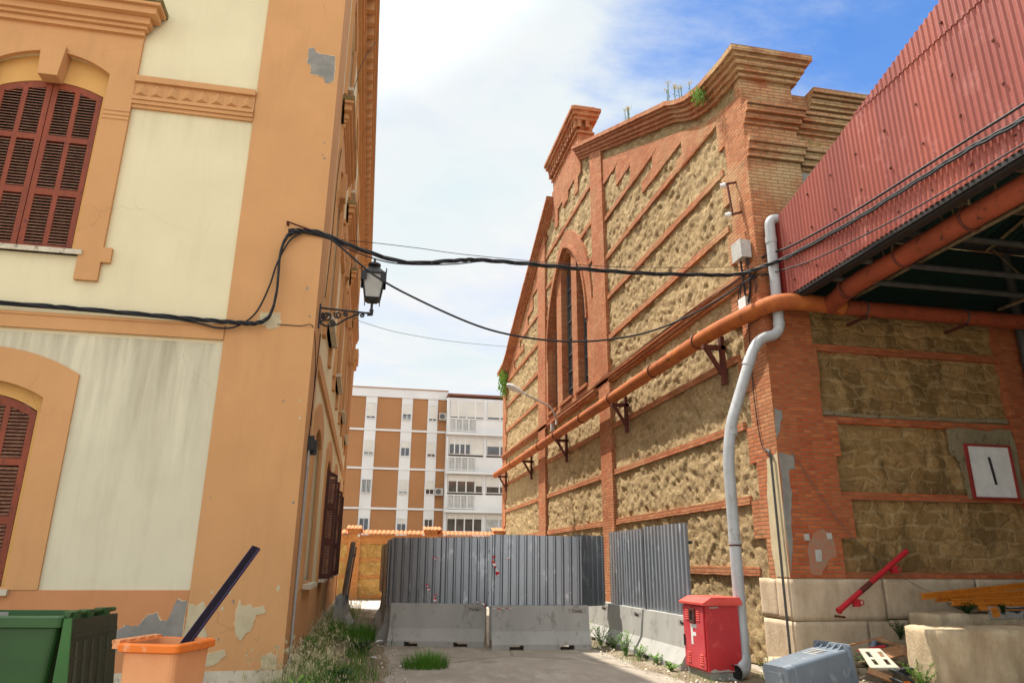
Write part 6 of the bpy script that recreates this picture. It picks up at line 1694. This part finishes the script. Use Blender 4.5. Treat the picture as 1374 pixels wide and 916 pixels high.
# ================================================================== YARD WALL AND APARTMENTS BEHIND
yw = thing('yard_wall', 'low wall of yellow stone panels with brick piers and a tiled coping', 'wall', (0, 34.5, 0))
YW = 34.6
FW = lambda u, v, d: (u, YW-d, v)
part(yw, 'stone_panel', MB().box(-14, XR+.3, YW, YW+.3, 0, 2.75), M['yard_stone'])
for z in (.12, .98, 1.72): part(yw, 'brick_band', MB().box(-14, XR+.1, YW-.04, YW+.05, z-.07, z+.07), M['yard_brick'])
part(yw, 'brick_frieze', MB().box(-14, XR+.1, YW-.06, YW+.05, 2.42, 2.751).box(-14, XR+.1, YW-.10, YW+.3, 2.752, 2.80), M['yard_brick'])
def tiles(x0, x1, y0, y1, z, pitch=.2):
    mb = MB(); x = x0
    while x < x1:
        n = 6; r = pitch*.55; vs = []
        for yy, zz in ((y0, z), (y1, z+.16)):
            for i in range(n+1):
                a = math.pi*i/n; vs += [(x+pitch/2+r*math.cos(a), yy, zz+r*math.sin(a)*.8), (x+pitch/2+(r-.02)*math.cos(a), yy, zz+(r-.02)*math.sin(a)*.8)]
        m_ = 2*(n+1); fs = []
        for i in range(n):
            fs += [(2*i, 2*i+2, m_+2*i+2, m_+2*i), (2*i+1, m_+2*i+1, m_+2*i+3, 2*i+3), (2*i, 2*i+1, 2*i+3, 2*i+2)]
        mb.add(vs, fs); x += pitch
    return mb
part(yw, 'tile_coping', tiles(-14, XR+.0, YW-.18, YW+.15, 2.80), M['tile'])
for x_ in (-5.0, -.72, 2.80, 6.1):
    part(yw, 'brick_pier', MB().box(x_, x_+.56, YW-.14, YW+.4, 0, 3.02), M['yard_brick'])
    part(yw, 'tile_coping', tiles(x_-.08, x_+.60, YW-.28, YW+.5, 3.022, .17), M['tile'])
    part(yw, 'cap_brick', MB().box(x_-.06, x_+.62, YW-.20, YW+.46, 3.0205, 3.06), M['yard_brick'])
part(yw, 'cornerstone', MB().box(-.30, -.20, YW-.16, YW-.14, 2.72, 2.84), M['white_paint'])

ap = thing('apartment_block', 'brown and white five storey apartment block beyond the yard wall', 'building', (5, 66, 0))
YA = 60.0
part(ap, 'wall', MB().box(-26, 6.25, YA, YA+12, 0, 15.0), M['apt_brown'])
part(ap, 'roof_parapet', MB().box(-26, 6.30, YA-.12, YA+12, 15.003, 15.75), M['apt_white'])
part(ap, 'roof_edge', MB().box(-26, 6.35, YA-.2, YA+12.1, 15.753, 15.82), M['apt_brown'])
for z in (12.2, 9.0, 5.78, 2.6): part(ap, 'floor_band', MB().box(-26, 6.25, YA-.10, YA+.1, z-.08, z+.08), M['apt_white'])
for z in (12.2, 9.0, 5.78, 2.6, 15.0):
    for xj in (-7.4, -1.9, 1.35): pass
colsx = [(-.12, .94), (2.88, .92), (5.06, .86), (-3.2, .94), (-6.2, .94), (-9.2, .9), (-12.2, .9)]
FZ = [(12.25, 14.45, 13.15), (9.05, 11.28, 10.10), (5.85, 8.08, 7.02), (2.65, 5.0, 3.95), (0, 1.8, .8)]
AFR = lambda u, v, d: (u, YA-d, v)
for ci, (cx_, w_) in enumerate(colsx):
    part(ap, 'white_strip', MB().box(cx_-w_/2, cx_+w_/2, YA-.06, YA+.05, 0, 15.0), M['apt_white'])
    for fi, (zf, zt, zb) in enumerate(FZ):
        wn = part(ap, 'window', MB().plate([(cx_-w_*.42, zb-.06), (cx_+w_*.42, zb-.06), (cx_+w_*.42, zt+.06), (cx_-w_*.42, zt+.06)], [[(cx_-w_*.36, zb), (cx_+w_*.36, zb), (cx_+w_*.36, zt), (cx_-w_*.36, zt)]], .06, .12, AFR), M['apt_white'])
        open_ = {0: .12, 1: .18, 2: .35, 3: .55}.get((ci*2+fi) % 4)
        if (ci, fi) == (0, 2): open_ = .95
        if fi == 3: open_ = .95 if ci != 1 else .6
        zs = zt-(zt-zb)*(1-open_)
        MB().plate([(cx_-w_*.36, zb), (cx_+w_*.36, zb), (cx_+w_*.36, zt), (cx_-w_*.36, zt)], [], .061, .065, AFR).build('glass_pane', M['glass_dark'], wn)
        MB().plate([(cx_-w_*.36, zs), (cx_+w_*.36, zs), (cx_+w_*.36, zt), (cx_-w_*.36, zt)], [], .07, .10, AFR).build('roller_blind', M['apt_blind'], wn)
        mbf = MB().box(cx_-.02, cx_+.02, YA-.10, YA-.07, zb, zs); mbf.build('sash', M['apt_white'], wn)
        if (ci, fi) in ((0, 2), (1, 0), (0, 1), (1, 2)):
            gr = MB()
            for k in range(8): gr.box(cx_-w_*.4+k*w_*.8/7-.012, cx_-w_*.4+k*w_*.8/7+.012, YA-.2, YA-.18, zb-.02, zb+(.95 if (ci, fi) == (0, 2) else .25))
            gr.box(cx_-w_*.42, cx_+w_*.42, YA-.205, YA-.175, zb-.03, zb); gr.build('grille', M['white_paint'], wn)
# white wing with enclosed balconies
YB = 59.0
BFR = lambda u, v, d: (u, YB-d, v)
wg = part(ap, 'white_wing', MB().box(6.252, 26, YB+.6, YA+12, 0, 15.2), M['apt_white'])
MB().box(6.2, 26, YB-.15, YA+12, 15.203, 15.38).build('roof_edge', M['apt_roof'], wg)
def pane_row(x0, x1, z0, z1, nw, kind='glass', blind=0):
    f = MB(); n = nw; w_ = (x1-x0)/n
    f.plate([(x0, z0), (x1, z0), (x1, z1), (x0, z1)], [[(x0+i*w_+.05, z0+.05), (x0+(i+1)*w_-.05, z0+.05), (x0+(i+1)*w_-.05, z1-.05), (x0+i*w_+.05, z1-.05)] for i in range(n)], 0, .07, BFR)
    wn = part(ap, 'window', f, M['apt_white'])
    MB().plate([(x0+.03, z0+.03), (x1-.03, z0+.03), (x1-.03, z1-.03), (x0+.03, z1-.03)], [], .01, .02, BFR).build('glass_pane', M['glass_dark'] if kind == 'glass' else M['curtain'], wn)
    if blind: MB().plate([(x0+.03, z1-(z1-z0)*blind), (x1-.03, z1-(z1-z0)*blind), (x1-.03, z1-.03), (x0+.03, z1-.03)], [], .022, .05, BFR).build('roller_blind', M['apt_blind'], wn)
def railing(x0, x1, z0, z1):
    r_ = MB().box(x0, x1, YB-.36, YB-.32, z1-.05, z1).box(x0, x1, YB-.36, YB-.32, z0, z0+.05); x = x0
    while x <= x1: r_.box(x-.012, x+.012, YB-.35, YB-.33, z0, z1); x += .12
    part(ap, 'railing', r_, M['white_paint'])
for k, zf in enumerate((12.05, 8.82, 5.72, 2.6)):
    part(ap, 'balcony_slab', MB().box(6.2, 26, YB-.42, YB+.6, zf-.22, zf), M['apt_white'])
    part(ap, 'balcony_front', MB().box(8.65, 26, YB, YB+.1, zf+.001, zf+1.25), M['apt_white'])
    part(ap, 'balcony_pier', MB().box(6.22, 6.42, YB-.02, YB+.6, zf+.001, zf+2.97).box(9.36, 9.6, YB-.02, YB+.6, zf+1.251, zf+2.97).box(13.1, 13.3, YB-.02, YB+.6, zf+1.251, zf+2.97), M['apt_white'])
    part(ap, 'lintel', MB().box(6.42, 26, YB+.02, YB+.6, zf+2.75, zf+3.0), M['apt_white'])
    if k == 0: pane_row(6.45, 7.85, 13.25, 14.8, 2, blind=.90); pane_row(7.87, 9.34, 13.25, 14.8, 2, blind=.90); pane_row(9.62, 13.0, 13.25, 14.8, 3, blind=.86)
    if k == 1: pane_row(6.45, 8.25, 10.22, 11.6, 4, blind=.38); pane_row(8.27, 9.34, 10.22, 11.6, 1, 'c', .99); pane_row(9.62, 13.0, 10.22, 11.6, 3, blind=.45)
    if k == 2: pane_row(6.45, 8.7, 7.1, 8.5, 3, blind=.34); pane_row(8.72, 9.34, 7.1, 8.5, 1, blind=.6); pane_row(9.62, 13.0, 7.1, 8.5, 3, blind=.62)
    if k == 3: pane_row(6.45, 9.34, 4.0, 5.4, 4, blind=.28); pane_row(9.62, 13.0, 3.4, 5.4, 3, 'c', .2)
    if k < 3:
        railing(6.28, 8.6, zf+.1, zf+1.2)
        pane_row(6.45, 8.6, zf+.05, zf+1.2, 4, 'c')
for (x_, z_) in ((6.0, 13.2), (-1.2, 3.4), (5.9, 6.9)):
    ac = thing('air_conditioner', {6.0: 'air conditioner on the apartment wall at the top floor', -1.2: 'air conditioner low on the apartment wall above the yard pier', 5.9: 'air conditioner on the apartment wall at the third floor'}[x_], 'air conditioner', (x_, YA-.2, z_))
    part(ac, 'case', MB().box(x_-.4, x_+.25, YA-.40, YA-.07, z_, z_+.6), M['galv_box'])
    part(ac, 'fan_grille', MB().tube([(x_-.15, YA-.405, z_+.3), (x_-.15, YA-.42, z_+.3)], .22, 16), M['cable_grey'])
an = thing('roof_aerial', 'thin television aerial on the apartment roof', 'aerial', (11.2, 60, 15.4))
part(an, 'mast', MB().tube([(11.9, 60, 15.4), (11.9, 60, 17.0)], .03, 5), M['iron'])
part(an, 'crossbar', MB().tube([(11.4, 60, 16.8), (12.3, 60, 16.5)], .02, 5).tube([(11.6, 59.7, 16.7), (11.6, 60.3, 16.7)], .015, 5).tube([(12.0, 59.7, 16.6), (12.0, 60.3, 16.6)], .015, 5), M['iron'])

# broad-leaved weeds mixed into the grass and scraps blown along the path
for i, (x, y, h, sp, n, lab) in enumerate(((-.55, 8.6, .35, .25, 26, 'broad-leaved weed nearest the front corner of the ochre building'), (-.2, 9.9, .28, .25, 22, 'broad-leaved weed in the grass before the pale conduit'), (-.65, 12.6, .4, .25, 26, 'broad-leaved weed under the first side window'), (.1, 13.8, .25, .25, 20, 'broad-leaved weed at the edge of the bare path'), (-.4, 15.4, .35, .3, 24, 'broad-leaved weed short of the grass mound'))):
    leafy('weed', x, y, .03, n, h, sp, lab, 'broad-leaved weeds by the ochre wall', M['leaf_dark'] if i % 2 else M['leaf'], .05)
rnd = random.Random(77)
for i, (x, y, s0, lab) in enumerate(((.45, 15.9, .09, 'crumpled white scrap beside the front barrier corner'), (.38, 17.6, .12, 'larger pale scrap lying on the path beside the side barriers'), (.30, 13.3, .05, 'small white scrap on the path before the barriers'), (.55, 19.2, .10, 'pale scrap furthest along the path'))):
    mm = Matrix.Translation((x, y, .05)) @ Matrix.Rotation(rnd.uniform(0, 3), 4, 'Z')
    vs = [tuple(mm @ Vector((u*s0+rnd.uniform(-.01, .01), v*s0+rnd.uniform(-.01, .01), rnd.uniform(-.3, .6)*s0))) for v in (-1, -.3, .4, 1) for u in (-1, -.3, .4, 1)]
    fs = [(j*4+k, j*4+k+1, (j+1)*4+k+1, (j+1)*4+k) for j in range(3) for k in range(3)]
    o = MB().add(vs, fs).build('litter_scrap', M['tape_white']); world_tag(o, lab, 'litter', 'pale scraps of litter on the path'); o['kind'] = 'thing'
